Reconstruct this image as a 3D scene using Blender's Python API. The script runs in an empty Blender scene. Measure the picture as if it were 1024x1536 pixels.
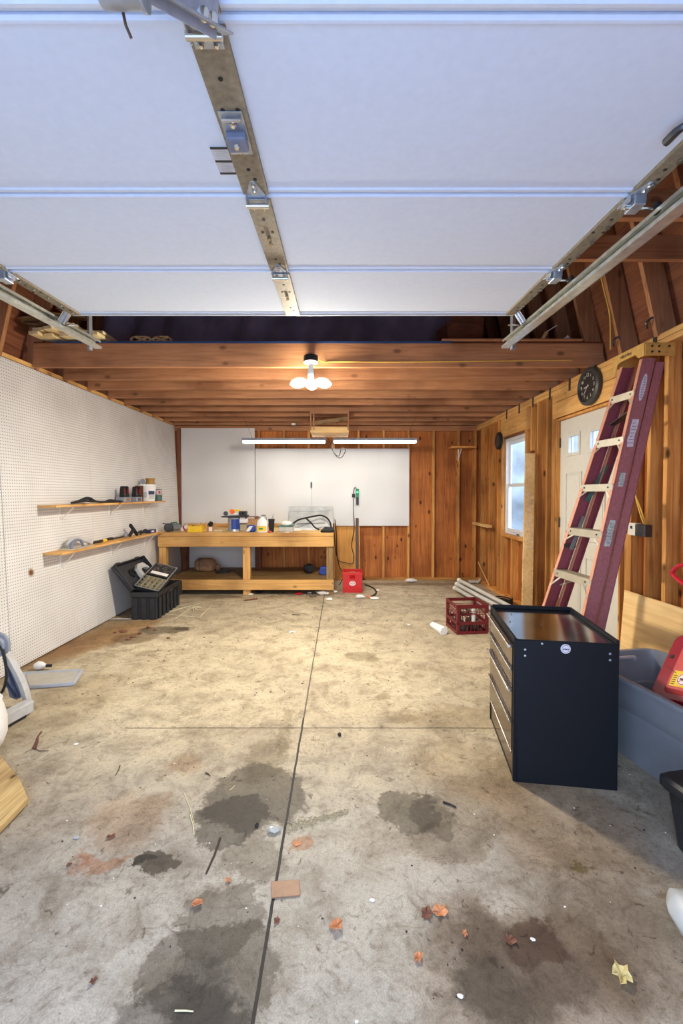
SKY, BULB, STRIP, EXPO = 6.2, 60.0, 8.0, 0.03
import bpy, math, random
from math import radians as R, sin, cos, pi
from mathutils import Vector, Matrix
random.seed(7)
scene = bpy.context.scene
COL = scene.collection
# ---------------------------------------------------------------- camera geometry helpers (survey of the photo)
PITCH = R(1.2); FPX = 661.0; CAMZ = 1.415
def ray(px, py):
    u = (px-512)/FPX; v = (754-py)/FPX
    return Vector((u, cos(PITCH)+v*sin(PITCH), -sin(PITCH)+v*cos(PITCH)))
def F(px, py, z=0.0):
    d = ray(px, py); t = (z-CAMZ)/d.z; return Vector((d.x*t, d.y*t, z))
def AY(px, py, Y):
    d = ray(px, py); t = Y/d.y; return Vector((d.x*t, Y, CAMZ+d.z*t))
def AX(px, py, X):
    d = ray(px, py); t = X/d.x; return Vector((X, d.y*t, CAMZ+d.z*t))
# ---------------------------------------------------------------- materials
MATS = {}
def new_mat(name):
    m = bpy.data.materials.new(name); m.use_nodes = True
    nt = m.node_tree; nt.nodes.clear()
    out = nt.nodes.new('ShaderNodeOutputMaterial'); b = nt.nodes.new('ShaderNodeBsdfPrincipled')
    nt.links.new(b.outputs[0], out.inputs[0]); MATS[name] = m
    return m, nt, b
def nd(nt, t, **kw):
    n = nt.nodes.new('ShaderNode'+t)
    for k, v in kw.items():
        if k.startswith('i_'):
            key = k[2:]; key = int(key) if key.isdigit() else key.replace('_', ' ')
            n.inputs[key].default_value = v
        else: setattr(n, k, v)
    return n
def ramp(nt, fac, stops):
    r = nd(nt, 'ValToRGB'); e = r.color_ramp.elements
    e[0].position, e[0].color = stops[0][0], (*stops[0][1], 1)
    e[1].position, e[1].color = stops[-1][0], (*stops[-1][1], 1)
    for p, c in stops[1:-1]:
        x = e.new(p); x.color = (*c, 1)
    nt.links.new(fac, r.inputs[0]); return r.outputs[0]
def mixc(nt, fac, a, b, mode='MIX'):
    m = nd(nt, 'Mix', data_type='RGBA', blend_type=mode)
    for s, v in ((m.inputs[0], fac), (m.inputs[6], a), (m.inputs[7], b)):
        if hasattr(v, 'links') or hasattr(v, 'is_linked'): nt.links.new(v, s)
        elif isinstance(v, (int, float)): s.default_value = v
        else: s.default_value = (*v, 1)
    return m.outputs[2]
def math_(nt, op, a, b=0.0, clamp=False):
    m = nd(nt, 'Math', operation=op, use_clamp=clamp)
    for s, v in ((m.inputs[0], a), (m.inputs[1], b)):
        if isinstance(v, (int, float)): s.default_value = v
        else: nt.links.new(v, s)
    return m.outputs[0]
def hexc(r, g, b):
    f = lambda c: ((c/255+0.055)/1.055)**2.4 if c > 10 else c/255/12.92
    return (f(r), f(g), f(b))
def plain(name, col, rough=.5, metal=0.0, var=.12, scale=18, bump=0.0, spec=.5, alpha=None, emit=None, trans=0.0):
    m, nt, b = new_mat(name)
    tc = nd(nt, 'TexCoord'); n = nd(nt, 'TexNoise', i_Scale=scale, i_Detail=5.0)
    nt.links.new(tc.outputs['Object'], n.inputs['Vector'])
    c = ramp(nt, n.outputs[0], [(.3, tuple(x*(1-var) for x in col)), (.7, tuple(min(1, x*(1+var)) for x in col))])
    nt.links.new(c, b.inputs['Base Color'])
    b.inputs['Roughness'].default_value = rough; b.inputs['Metallic'].default_value = metal
    b.inputs['Specular IOR Level'].default_value = spec
    b.inputs['Transmission Weight'].default_value = trans
    if bump:
        bp = nd(nt, 'Bump', i_Strength=bump, i_Distance=.004); nt.links.new(n.outputs[0], bp.inputs['Height']); nt.links.new(bp.outputs[0], b.inputs['Normal'])
    if emit:
        b.inputs['Emission Color'].default_value = (*emit[0], 1); b.inputs['Emission Strength'].default_value = emit[1]
    return m
def wood(name, c1, c2, axis, rough=.65, knots=.6, grain=1.0, rnd=.3, scale=1.0):
    m, nt, b = new_mat(name)
    tc = nd(nt, 'TexCoord'); oi = nd(nt, 'ObjectInfo')
    mp = nd(nt, 'Mapping'); s = [16*scale]*3; s['xyz'.index(axis)] = .9*scale; mp.inputs['Scale'].default_value = s
    nt.links.new(tc.outputs['Object'], mp.inputs['Vector'])
    off = nd(nt, 'VectorMath', operation='SCALE'); off.inputs[0].default_value = (13, 7, 11); nt.links.new(oi.outputs['Random'], off.inputs['Scale'])
    nt.links.new(off.outputs[0], mp.inputs['Location'])
    n = nd(nt, 'TexNoise', i_Scale=1.6, i_Detail=7.0, i_Roughness=.62, i_Distortion=1.4); nt.links.new(mp.outputs[0], n.inputs['Vector'])
    big = nd(nt, 'TexNoise', i_Scale=1.7*scale, i_Detail=3.0); nt.links.new(tc.outputs['Object'], big.inputs['Vector'])
    base = ramp(nt, n.outputs[0], [(.25, c2), (.47, tuple((a+b_)/2*1.08 for a, b_ in zip(c1, c2))), (.62, c1)])
    tone = ramp(nt, big.outputs[0], [(.3, (.5, .42, .38)), (.5, (.95, .93, .92)), (.7, (1.22, 1.2, 1.14))])
    col = mixc(nt, .8, base, tone, 'MULTIPLY')
    if knots:
        mk = nd(nt, 'Mapping'); ks = [7.5*scale]*3; ks['xyz'.index(axis)] = 4.2*scale; mk.inputs['Scale'].default_value = ks
        nt.links.new(tc.outputs['Object'], mk.inputs['Vector']); nt.links.new(off.outputs[0], mk.inputs['Location'])
        v = nd(nt, 'TexVoronoi', i_Scale=1.0, i_Randomness=1.0); nt.links.new(mk.outputs[0], v.inputs['Vector'])
        k = ramp(nt, v.outputs['Distance'], [(.09, (knots,)*3), (.19, (0, 0, 0))])
        sel = math_(nt, 'GREATER_THAN', nd_sep(nt, v.outputs['Color']), .3)
        k = math_(nt, 'MULTIPLY', nd_sep(nt, k), sel)
        col = mixc(nt, k, col, tuple(x*.22 for x in c2))
    rv = nd(nt, 'MapRange'); nt.links.new(oi.outputs['Random'], rv.inputs[0]); rv.inputs[3].default_value = 1-rnd; rv.inputs[4].default_value = 1+rnd*.35
    hs = nd(nt, 'HueSaturation'); nt.links.new(col, hs.inputs['Color']); nt.links.new(rv.outputs[0], hs.inputs['Value'])
    nt.links.new(hs.outputs[0], b.inputs['Base Color']); b.inputs['Roughness'].default_value = rough
    b.inputs['Specular IOR Level'].default_value = .3
    bp = nd(nt, 'Bump', i_Strength=.25, i_Distance=.002); nt.links.new(n.outputs[0], bp.inputs['Height']); nt.links.new(bp.outputs[0], b.inputs['Normal'])
    return m
def nd_sep(nt, c):
    s = nd(nt, 'SeparateColor'); nt.links.new(c, s.inputs[0]); return s.outputs[0]
def pegboard_mat(name, a0, a1, rust=None):
    """white hardboard with a one inch grid of holes; a0,a1 = the two in-plane axes"""
    m, nt, b = new_mat(name)
    tc = nd(nt, 'TexCoord'); sp = nd(nt, 'SeparateXYZ'); nt.links.new(tc.outputs['Object'], sp.inputs[0])
    fr = []
    for a in (a0, a1):
        q = math_(nt, 'FRACT', math_(nt, 'MULTIPLY', sp.outputs['XYZ'.index(a)], 1/.0254))
        fr.append(math_(nt, 'POWER', math_(nt, 'SUBTRACT', q, .5), 2.0))
    d = math_(nt, 'SQRT', math_(nt, 'ADD', fr[0], fr[1]))
    hole = math_(nt, 'LESS_THAN', d, .15)
    n = nd(nt, 'TexNoise', i_Scale=2.3, i_Detail=6.0); nt.links.new(tc.outputs['Object'], n.inputs['Vector'])
    n2 = nd(nt, 'TexNoise', i_Scale=9.0, i_Detail=8.0, i_Roughness=.7); nt.links.new(tc.outputs['Object'], n2.inputs['Vector'])
    c = ramp(nt, n.outputs[0], [(.3, hexc(217, 216, 211)), (.65, hexc(232, 232, 228))])
    dirt = ramp(nt, n2.outputs[0], [(.66, (0, 0, 0)), (.8, (.5, .5, .5))])
    c = mixc(nt, nd_sep(nt, dirt), c, hexc(150, 125, 100))
    if rust:
        for (ry, rz, rr) in rust:
            g = nd(nt, 'VectorMath', operation='DISTANCE'); nt.links.new(tc.outputs['Object'], g.inputs[0]); g.inputs[1].default_value = (0, ry, rz)
            gg = math_(nt, 'ADD', g.outputs['Value'], math_(nt, 'MULTIPLY', n2.outputs[0], rr))
            mk = nd(nt, 'MapRange'); nt.links.new(gg, mk.inputs[0]); mk.inputs[1].default_value = rr*.9; mk.inputs[2].default_value = rr*1.6; mk.inputs[3].default_value = 1; mk.inputs[4].default_value = 0
            c = mixc(nt, mk.outputs[0], c, hexc(120, 72, 20))
    c = mixc(nt, hole, c, (.03, .025, .02))
    nt.links.new(c, b.inputs['Base Color']); b.inputs['Roughness'].default_value = .5
    return m
# lumber
LIGHT1, LIGHT2 = hexc(226, 168, 92), hexc(176, 112, 46)
for ax in 'xyz':
    wood('stud_'+ax, hexc(230, 172, 96), hexc(170, 108, 46), ax, knots=.9, rnd=.35)
    wood('bench_'+ax, hexc(230, 184, 114), hexc(192, 140, 76), ax, rnd=.12)
    wood('pale_'+ax, hexc(232, 200, 140), hexc(200, 156, 92), ax, knots=.3, rnd=.15)
    wood('joist_'+ax, hexc(186, 134, 92), hexc(146, 98, 64), ax, rnd=.16)
    wood('dark_'+ax, hexc(140, 90, 62), hexc(96, 56, 38), ax, rnd=.25)
    wood('grey_'+ax, hexc(160, 130, 84), hexc(104, 78, 46), ax, rnd=.1)
wood('ply_brown', hexc(200, 126, 62), hexc(140, 76, 34), 'z', knots=.95, rnd=.2, scale=1.05)
wood('ply_pale', hexc(226, 170, 90), hexc(196, 130, 56), 'z', knots=.5, rnd=.05, scale=.7)
wood('ply_roof', hexc(140, 88, 60), hexc(96, 54, 36), 'y', knots=.4, rnd=.1)
wood('ply_subfloor', hexc(140, 84, 50), hexc(92, 52, 30), 'y', knots=.3, rnd=.1)
wood('lath', hexc(244, 228, 176), hexc(214, 190, 130), 'y', knots=.0, rnd=.1)
wood('ply_leaning', hexc(238, 208, 150), hexc(208, 168, 108), 'y', knots=.2, rnd=.05, scale=.6)
wood('osb_yellow', hexc(212, 186, 128), hexc(160, 126, 78), 'y', knots=.9, rnd=.05, scale=1.6)
pegboard_mat('peg_side', 'Y', 'Z'); pegboard_mat('peg_side_rust', 'Y', 'Z', rust=[(-.34, .735, .04)]); pegboard_mat('peg_back', 'X', 'Z')
# paint, metal, plastic
plain('door_white', hexc(224, 236, 252), .8, var=.02, scale=40, spec=.08)
plain('white_paint', hexc(236, 236, 230), .45, var=.03)
plain('entry_door', hexc(218, 217, 206), .45, var=.03)
plain('vinyl', hexc(225, 228, 228), .35, var=.03)
plain('galv', hexc(176, 184, 192), .35, .6, var=.2, scale=30)
plain('galv_tan', hexc(146, 136, 114), .6, .25, var=.22, scale=60)
plain('galv_yellow', hexc(196, 198, 186), .3, .6, var=.2, scale=25)
plain('steel_dark', hexc(90, 92, 96), .4, .8)
plain('black_paint', hexc(13, 18, 25), .5, .0, var=.3, scale=260, bump=.3, spec=.25)
plain('black_plastic', hexc(34, 36, 40), .5, var=.2)
plain('soft_black', hexc(22, 22, 24), .8)
plain('rubber', hexc(30, 30, 30), .7)
plain('smoked_steel', hexc(150, 152, 156), .13, 1.0, var=.25, scale=5)
plain('drawer_steel', hexc(128, 112, 96), .18, 1.0, var=.15, scale=6)
plain('chrome', hexc(225, 222, 214), .18, 1.0, var=.05)
plain('alu', hexc(215, 210, 190), .38, .6, var=.08)
plain('alu_dark', hexc(150, 142, 125), .45, .6)
plain('maroon', hexc(160, 106, 112), .42, var=.15, scale=60)
plain('maroon_dark', hexc(146, 76, 86), .42, var=.15, scale=60)
plain('salmon', hexc(214, 150, 120), .5, var=.08)
plain('cap_yellow', hexc(206, 164, 86), .5, var=.15, scale=30)
plain('red_plastic', hexc(205, 30, 26), .38, var=.06)
plain('crate_maroon', hexc(108, 26, 32), .4, var=.1)
plain('case_red', hexc(150, 24, 42), .35, var=.06); plain('pinkred', hexc(196, 26, 50), .3, var=.05)
plain('pale_red', hexc(206, 80, 76), .35, var=.05)
plain('tote_grey', hexc(128, 134, 142), .42, var=.08, scale=8)
plain('lid_grey', hexc(170, 174, 180), .45, var=.06)
plain('lid_inner', hexc(176, 172, 160), .6, var=.08)
plain('white_plastic', hexc(238, 238, 234), .35, var=.02)
plain('pipe_white', hexc(204, 204, 194), .35, var=.05)
plain('pipe_cap', hexc(246, 240, 222), .35, var=.02)
plain('paper', hexc(236, 232, 224), .8, var=.05)
plain('blue_label', hexc(34, 66, 150), .5); plain('navy', hexc(40, 50, 96), .5)
plain('teal', hexc(60, 110, 100), .5, var=.3); plain('green', hexc(30, 130, 80), .4); plain('yellow', hexc(240, 200, 40), .45, var=.05)
plain('orange', hexc(240, 110, 40), .45, var=.05); plain('tan', hexc(176, 164, 130), .55); plain('cardboard', hexc(196, 150, 104), .8)
plain('tool_grey', hexc(120, 124, 122), .5, var=.2); plain('light_grey', hexc(190, 192, 190), .5); plain('mid_grey', hexc(140, 146, 156), .5)
plain('bluegrey', hexc(116, 124, 142), .5, var=.1); plain('cable_yellow', hexc(214, 176, 70), .5); plain('cable_black', hexc(28, 28, 30), .5)
plain('tarp', hexc(122, 124, 146), .55, var=.35, scale=3); plain('blue_sheet', hexc(40, 66, 110), .5)
plain('sticker', hexc(214, 214, 226), .5, var=.12, scale=70); plain('sticker_green', hexc(176, 196, 186), .5, var=.35, scale=60)
plain('sticker_grey', hexc(205, 205, 210), .5, var=.1); plain('ink', hexc(30, 28, 30), .6)
plain('burlap', hexc(150, 116, 84), .85, var=.2, bump=.4); plain('brown_tape', hexc(170, 130, 60), .5)
plain('rust_metal', hexc(84, 62, 50), .5, .3); plain('clock_rim', hexc(60, 60, 60), .4); plain('clock_face', hexc(36, 34, 34), .5)
plain('numeral', hexc(214, 208, 190), .5); plain('straw', hexc(214, 208, 170), .7); plain('leaf_orange', hexc(206, 140, 92), .7, var=.25, scale=60)
plain('leaf_brown', hexc(120, 78, 58), .8, var=.3, scale=60); plain('leaf_yellow', hexc(218, 200, 136), .7, var=.15, scale=60); plain('twig', hexc(70, 52, 40), .8)
plain('copper', hexc(136, 102, 76), .5, .1, var=.12, scale=40); plain('bag', hexc(190, 194, 192), .4, var=.05); plain('galv_sheet', hexc(168, 170, 168), .42, .35, var=.25, scale=6)
plain('junk', hexc(96, 88, 78), .6, var=.6, scale=60); plain('clear', hexc(182, 180, 166), .25, var=.15); plain('denim', hexc(70, 82, 110), .8, var=.2)
plain('fascia_grey', hexc(150, 150, 145), .6); plain('led_white', (1, 1, 1), .5, var=0, emit=((1, .97, .9), 8.0)); plain('led_bulb', (1, 1, 1), .5, var=0, emit=((1, .93, .8), 45.0))
plain('led_green', hexc(60, 200, 130), .4, emit=((.1, .9, .4), 2.5)); plain('snow', hexc(150, 160, 166), .8, var=.4, scale=1); plain('driveway', hexc(186, 194, 206), .85, var=.15, scale=4)
plain('siding', hexc(128, 132, 130), .7, var=.5, scale=1.2)
g, nt_, b_ = new_mat('glass')
b_.inputs['Base Color'].default_value = (.93, .97, 1, 1); b_.inputs['Roughness'].default_value = .02; b_.inputs['Transmission Weight'].default_value = 1; b_.inputs['IOR'].default_value = 1.05
# ---------------------------------------------------------------- mesh builder
def wloc(o):
    v = Vector((0, 0, 0))
    while o is not None: v = v + Vector(o.location); o = o.parent
    return v
class MB:
    def __init__(s): s.v = []; s.f = []; s.mi = []
    def add(s, vs, fs, mi=0):
        n = len(s.v); s.v += [Vector(p) for p in vs]; s.f += [tuple(i+n for i in f) for f in fs]; s.mi += [mi]*len(fs); return s
    def box(s, x0, x1, y0, y1, z0, z1, mi=0):
        return s.add([(x, y, z) for z in (z0, z1) for y in (y0, y1) for x in (x0, x1)],
                     [(0, 2, 3, 1), (4, 5, 7, 6), (0, 1, 5, 4), (2, 6, 7, 3), (0, 4, 6, 2), (1, 3, 7, 5)], mi)
    def cbox(s, c, d, mi=0):
        return s.box(c[0]-d[0]/2, c[0]+d[0]/2, c[1]-d[1]/2, c[1]+d[1]/2, c[2]-d[2]/2, c[2]+d[2]/2, mi)
    def bar(s, p, q, w, h, side=(1, 0, 0), mi=0):
        """box from p to q; w measured along 'side', h along the third axis"""
        p, q = Vector(p), Vector(q); d = (q-p).normalized(); u = Vector(side); u = (u-d*u.dot(d)).normalized(); t = d.cross(u)
        vs = [c+u*a*w/2+t*b*h/2 for c in (p, q) for b in (-1, 1) for a in (-1, 1)]
        return s.add(vs, [(0, 2, 3, 1), (4, 5, 7, 6), (0, 1, 5, 4), (2, 6, 7, 3), (0, 4, 6, 2), (1, 3, 7, 5)], mi)
    def tube(s, pts, r, seg=8, mi=0, closed=False):
        pts = [Vector(p) for p in pts]; n = len(pts); rr = r if isinstance(r, (list, tuple)) else [r]*n
        prev = None; vs = []
        for i, p in enumerate(pts):
            d = (pts[min(i+1, n-1)]-pts[max(i-1, 0)]).normalized()
            if prev is None: u = d.orthogonal().normalized()
            else: u = (prev-d*prev.dot(d)); u = u.normalized() if u.length > 1e-6 else d.orthogonal().normalized()
            prev = u; t = d.cross(u)
            vs += [p+(u*cos(2*pi*k/seg)+t*sin(2*pi*k/seg))*rr[i] for k in range(seg)]
        fs = [(i*seg+k, i*seg+(k+1) % seg, (i+1)*seg+(k+1) % seg, (i+1)*seg+k) for i in range(n-1) for k in range(seg)]
        fs += [tuple(range(seg))[::-1], tuple((n-1)*seg+k for k in range(seg))]
        return s.add(vs, fs, mi)
    def lathe(s, prof, c=(0, 0, 0), axis='z', seg=28, mi=0, sc=(1, 1)):
        vs = []; c = Vector(c)
        for r, h in prof:
            for k in range(seg):
                a, b = r*cos(2*pi*k/seg)*sc[0], r*sin(2*pi*k/seg)*sc[1]
                vs.append(c+Vector({'z': (a, b, h), 'x': (h, a, b), 'y': (b, h, a)}[axis]))
        n = len(prof)
        fs = [(i*seg+k, i*seg+(k+1) % seg, (i+1)*seg+(k+1) % seg, (i+1)*seg+k) for i in range(n-1) for k in range(seg)]
        if prof[0][0] > 1e-6 and prof[-1][0] > 1e-6:      # ring: close the section
            if n > 2: fs += [((n-1)*seg+k, (n-1)*seg+(k+1) % seg, (k+1) % seg, k) for k in range(seg)]
        return s.add(vs, fs, mi)
    def prism(s, poly, vec, mi=0):
        n = len(poly); vec = Vector(vec); vs = [Vector(p) for p in poly]; vs = vs+[p+vec for p in vs]
        return s.add(vs, [tuple(range(n))[::-1], tuple(range(n, 2*n))]+[(i, (i+1) % n, n+(i+1) % n, n+i) for i in range(n)], mi)
    def blob(s, c, r, seg=12, rings=7, jit=0.0, mi=0, rnd=None):
        rnd = rnd or random; vs = []; c = Vector(c)
        for i in range(rings+1):
            th = pi*i/rings
            for k in range(seg):
                j = 1+rnd.uniform(-jit, jit)
                vs.append(c+Vector((r[0]*sin(th)*cos(2*pi*k/seg)*j, r[1]*sin(th)*sin(2*pi*k/seg)*j, r[2]*cos(th)*j)))
        fs = [(i*seg+k, (i+1)*seg+k, (i+1)*seg+(k+1) % seg, i*seg+(k+1) % seg) for i in range(rings) for k in range(seg)]
        return s.add(vs, fs, mi)
    def xf(s, M):
        s.v = [M @ p for p in s.v]; return s
    def build(s, name, mat, parent=None, bevel=0.0, smooth=False, world=True, label=None, seg=2):
        me = bpy.data.meshes.new(name)
        o = bpy.data.objects.new(name, me); COL.objects.link(o)
        if parent is not None:
            o.parent = parent; off = wloc(parent) if world else Vector((0, 0, 0))
        else:
            xs = [p.x for p in s.v]; ys = [p.y for p in s.v]; zs = [p.z for p in s.v]
            off = Vector(((min(xs)+max(xs))/2, (min(ys)+max(ys))/2, min(zs))); o.location = off
        me.from_pydata([tuple(p-off) for p in s.v], [], s.f)
        ms = mat if isinstance(mat, (list, tuple)) else [mat]
        for k in ms: me.materials.append(MATS[k])
        me.polygons.foreach_set('material_index', s.mi)
        me.validate(); me.update()
        import bmesh
        bm = bmesh.new(); bm.from_mesh(me); bmesh.ops.remove_doubles(bm, verts=bm.verts, dist=1e-6); bmesh.ops.recalc_face_normals(bm, faces=bm.faces); bm.to_mesh(me); bm.free()
        if smooth:
            me.polygons.foreach_set('use_smooth', [True]*len(me.polygons))
            try: me.set_sharp_from_angle(angle=R(38))
            except Exception: pass
        if bevel:
            b = o.modifiers.new('bevel', 'BEVEL'); b.width = bevel; b.segments = seg; b.limit_method = 'ANGLE'; b.angle_limit = R(40)
        if label: o['label'] = label
        return o
def tag(o, label, cat, group=None, kind=None):
    o['label'] = label; o['category'] = cat
    if group: o['group'] = group
    if kind: o['kind'] = kind
    return o
def thing(name, label, cat, loc=(0, 0, 0), rz=0.0, group=None, kind=None, rot=None):
    o = bpy.data.objects.new(name, None); COL.objects.link(o); o.location = loc
    o.rotation_euler = rot if rot else (0, 0, rz); o.empty_display_size = .1
    return tag(o, label, cat, group, kind)
def B(*a): return MB().box(*a)
def spline(pts, n=6):
    """Catmull-Rom through the points"""
    P = [Vector(p) for p in pts]; P = [P[0]*2-P[1]]+P+[P[-1]*2-P[-2]]; out = []
    for i in range(1, len(P)-2):
        for k in range(n):
            t = k/n; a, b, c, d = P[i-1:i+3]
            out.append(.5*((2*b)+(c-a)*t+(2*a-5*b+4*c-d)*t*t+(3*b-a-3*c+d)*t**3))
    return out+[P[-2]]
def text_mb(txt, size, M, depth=.0008):
    cu = bpy.data.curves.new('lettering', 'FONT'); cu.body = txt; cu.size = size; cu.extrude = depth; cu.align_x = 'CENTER'; cu.align_y = 'CENTER'; cu.resolution_u = 2
    ob = bpy.data.objects.new('lettering', cu); COL.objects.link(ob)
    dg = bpy.context.evaluated_depsgraph_get(); me = bpy.data.meshes.new_from_object(ob.evaluated_get(dg))
    mb = MB(); mb.add([M @ v.co for v in me.vertices], [tuple(p.vertices) for p in me.polygons])
    bpy.data.objects.remove(ob); bpy.data.curves.remove(cu); bpy.data.meshes.remove(me); return mb
# ================================================================= SETTING
YB = 7.16      # face of the back wall studs
XR = 2.19      # face of the right wall studs
JZ = 2.512     # underside of the ceiling joists
SH = .09       # stud depth
def xl(z): return -2.59-(z/2.5)*.10      # face of the leaning left pegboards
# ---- floor with stains
m, nt, b = new_mat('concrete')
tc = nd(nt, 'TexCoord'); co = tc.outputs['Object']
def N(scale, det=6.0, ro=.6, dist=0.0):
    n = nd(nt, 'TexNoise', i_Scale=scale, i_Detail=det, i_Roughness=ro, i_Distortion=dist); nt.links.new(co, n.inputs['Vector']); return n
nb, nm, nf, ng = N(.9, 5), N(5.5, 8, .68, .6), N(60, 4, .7), N(190, 2)
col = ramp(nt, nb.outputs[0], [(.3, hexc(166, 154, 130)), (.5, hexc(188, 176, 148)), (.7, hexc(206, 194, 164))])
mm = ramp(nt, nm.outputs[0], [(.28, (.40, .36, .32)), (.42, (.76, .73, .69)), (.53, (1, 1, 1)), (.72, (1.24, 1.23, 1.2))])
col = mixc(nt, .85, col, mm, 'MULTIPLY')
sp = ramp(nt, nf.outputs[0], [(.25, (.6, .58, .56)), (.5, (1, 1, 1)), (.75, (1.2, 1.2, 1.2))])
col = mixc(nt, .6, col, sp, 'MULTIPLY')
gr = ramp(nt, ng.outputs[0], [(.3, (.66, .66, .66)), (.7, (1.22, 1.22, 1.22))])
col = mixc(nt, .6, col, gr, 'MULTIPLY')
nfl = N(22, 3, .6, .8); fk = ramp(nt, nfl.outputs[0], [(.29, (.30, .26, .22)), (.36, (1, 1, 1))]); col = mixc(nt, .8, col, fk, 'MULTIPLY')
nst = N(13, 8, .75, 2.2); stq = ramp(nt, nst.outputs[0], [(.35, (.55, .50, .44)), (.48, (1, 1, 1)), (.7, (1.12, 1.12, 1.12))]); col = mixc(nt, .75, col, stq, 'MULTIPLY')
sx = nd(nt, 'SeparateXYZ'); nt.links.new(co, sx.inputs[0])
# warped coordinates for ragged stain outlines
wn = N(4.5, 9, .72); ws = nd(nt, 'VectorMath', operation='SUBTRACT'); nt.links.new(wn.outputs['Color'], ws.inputs[0]); ws.inputs[1].default_value = (.5, .5, .5)
wm = nd(nt, 'VectorMath', operation='SCALE'); nt.links.new(ws.outputs[0], wm.inputs[0]); wm.inputs['Scale'].default_value = .34
wa = nd(nt, 'VectorMath', operation='ADD'); nt.links.new(co, wa.inputs[0]); nt.links.new(wm.outputs[0], wa.inputs[1])
def stain(px, py, rx, ry, col_in, colour, amt=.8, soft=.35, rot=0, mode='MULTIPLY'):
    c = F(px, py)
    sb = nd(nt, 'VectorMath', operation='SUBTRACT'); nt.links.new(wa.outputs[0], sb.inputs[0]); sb.inputs[1].default_value = (c.x, c.y, 0)
    ro = nd(nt, 'VectorRotate', rotation_type='Z_AXIS'); nt.links.new(sb.outputs[0], ro.inputs['Vector']); ro.inputs['Angle'].default_value = R(rot)
    mu = nd(nt, 'VectorMath', operation='MULTIPLY'); nt.links.new(ro.outputs[0], mu.inputs[0]); mu.inputs[1].default_value = (1/rx, 1/ry, 0)
    le = nd(nt, 'VectorMath', operation='LENGTH'); nt.links.new(mu.outputs[0], le.inputs[0])
    mr = nd(nt, 'MapRange', interpolation_type='SMOOTHSTEP'); nt.links.new(le.outputs['Value'], mr.inputs[0])
    mr.inputs[1].default_value = 1-soft/2; mr.inputs[2].default_value = 1+soft/2; mr.inputs[3].default_value = amt; mr.inputs[4].default_value = 0
    return mixc(nt, mr.outputs[0], col_in, colour, mode)
WET = (.33, .32, .30); OIL = (.23, .21, .19); TAN = (.72, .64, .52); RUSTY = (.86, .62, .44)
for a in [
    (140, 935, .42, 1.5, (.62, .5, .36), .85, .9, 0), (150, 958, .24, .8, (.72, .48, .26), .8, .7, 20), (90, 1060, .3, .5, TAN, .5, .8, 0),
    (245, 945, .26, .14, OIL, .75, .3, 0), (200, 958, .2, .16, (.42, .34, .26), .7, .4, 0), (270, 943, .1, .05, OIL, .7, .2, 0), (215, 900, .3, .25, (.55, .45, .32), .7, .7, 0),
    (420, 886, .5, .18, (.6, .56, .46), .7, .5, 0), (330, 895, .3, .1, OIL, .5, .4, 0), (620, 876, .9, .12, (.5, .45, .38), .7, .6, 0), (720, 870, .5, .3, (.5, .44, .36), .7, .7, 0),
    (545, 985, .13, .11, (.6, .58, .5), .8, .2, 0), (572, 1043, .05, .09, (.62, .6, .52), .8, .2, 0), (600, 1076, .12, .07, (.66, .62, .54), .7, .3, 0), (700, 1080, .4, .16, (.72, .66, .56), .7, .6, 0),
    (385, 1195, .24, .24, WET, .95, .16, 20), (345, 1232, .16, .14, WET, .9, .12, 0), (400, 1140, .12, .22, (.62, .58, .5), .8, .3, 0), (430, 1095, .05, .25, (.66, .64, .58), .8, .3, 0), (375, 1290, .13, .12, (.62, .6, .56), .85, .2, 0),
    (233, 1292, .115, .065, OIL, .95, .14, 0), (205, 1296, .06, .035, OIL, .9, .14, 0),
    (315, 1460, .2, .16, (.46, .44, .41), .95, .12, 0), (330, 1385, .13, .12, (.5, .48, .45), .9, .15, 0), (300, 1500, .1, .13, OIL, .6, .5, 0), (280, 1536, .18, .1, WET, .8, .2, 0),
    (612, 1215, .15, .12, (.36, .34, .30), .9, .14, 10), (672, 1262, .17, .12, (.66, .61, .55), .85, .16, 0), (730, 1205, .22, .2, (.74, .68, .6), .8, .5, 0), (575, 1262, .12, .1, (.8, .75, .7), .7, .3, 0),
    (650, 1225, .1, .12, (.44, .42, .38), .8, .25, 0), (765, 1155, .18, .12, (.62, .56, .46), .7, .5, 0),
    (770, 1440, .21, .17, (.42, .38, .34), .85, .45, 0), (740, 1490, .12, .1, (.42, .4, .38), .8, .5, 0), (700, 1390, .14, .13, (.66, .6, .55), .8, .4, 0), (800, 1410, .1, .07, (.5, .36, .28), .8, .4, 0),
    (900, 1340, .3, .3, (.72, .66, .6), .7, .7, 0), (870, 1450, .2, .14, (.6, .55, .5), .7, .5, 0), (950, 1420, .2, .2, (.66, .58, .5), .7, .6, 0), (875, 1307, .03, .025, (.5, .5, .2), .8, .3, 0),
    (840, 1230, .3, .3, (.80, .68, .56), .8, .7, 0), (700, 1150, .3, .25, (.86, .76, .62), .7, .7, 0), (790, 1480, .3, .25, (.78, .68, .6), .8, .6, 0), (60, 1200, .3, .3, (.84, .8, .76), .6, .7, 0),
    (190, 1225, .17, .16, RUSTY, .55, .6, 20), (145, 1290, .1, .03, (.9, .5, .3), .7, .4, 0), (110, 1300, .06, .03, (.8, .5, .36), .6, .5, 0), (270, 1150, .1, .08, RUSTY, .5, .6, 0),
    (445, 1265, .03, .05, (.9, .5, .3), .7, .4, 0), (540, 1110, 1.3, .5, (1.04, .98, .86), .4, .8, 0), (90, 1400, .5, .5, (.92, .94, 1.0), .5, .8, 0)]:
    px, py, rx, ry, cc, amt, so, ro_ = a
    col = stain(px, py, rx, ry, col, cc, amt, so, ro_)
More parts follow.
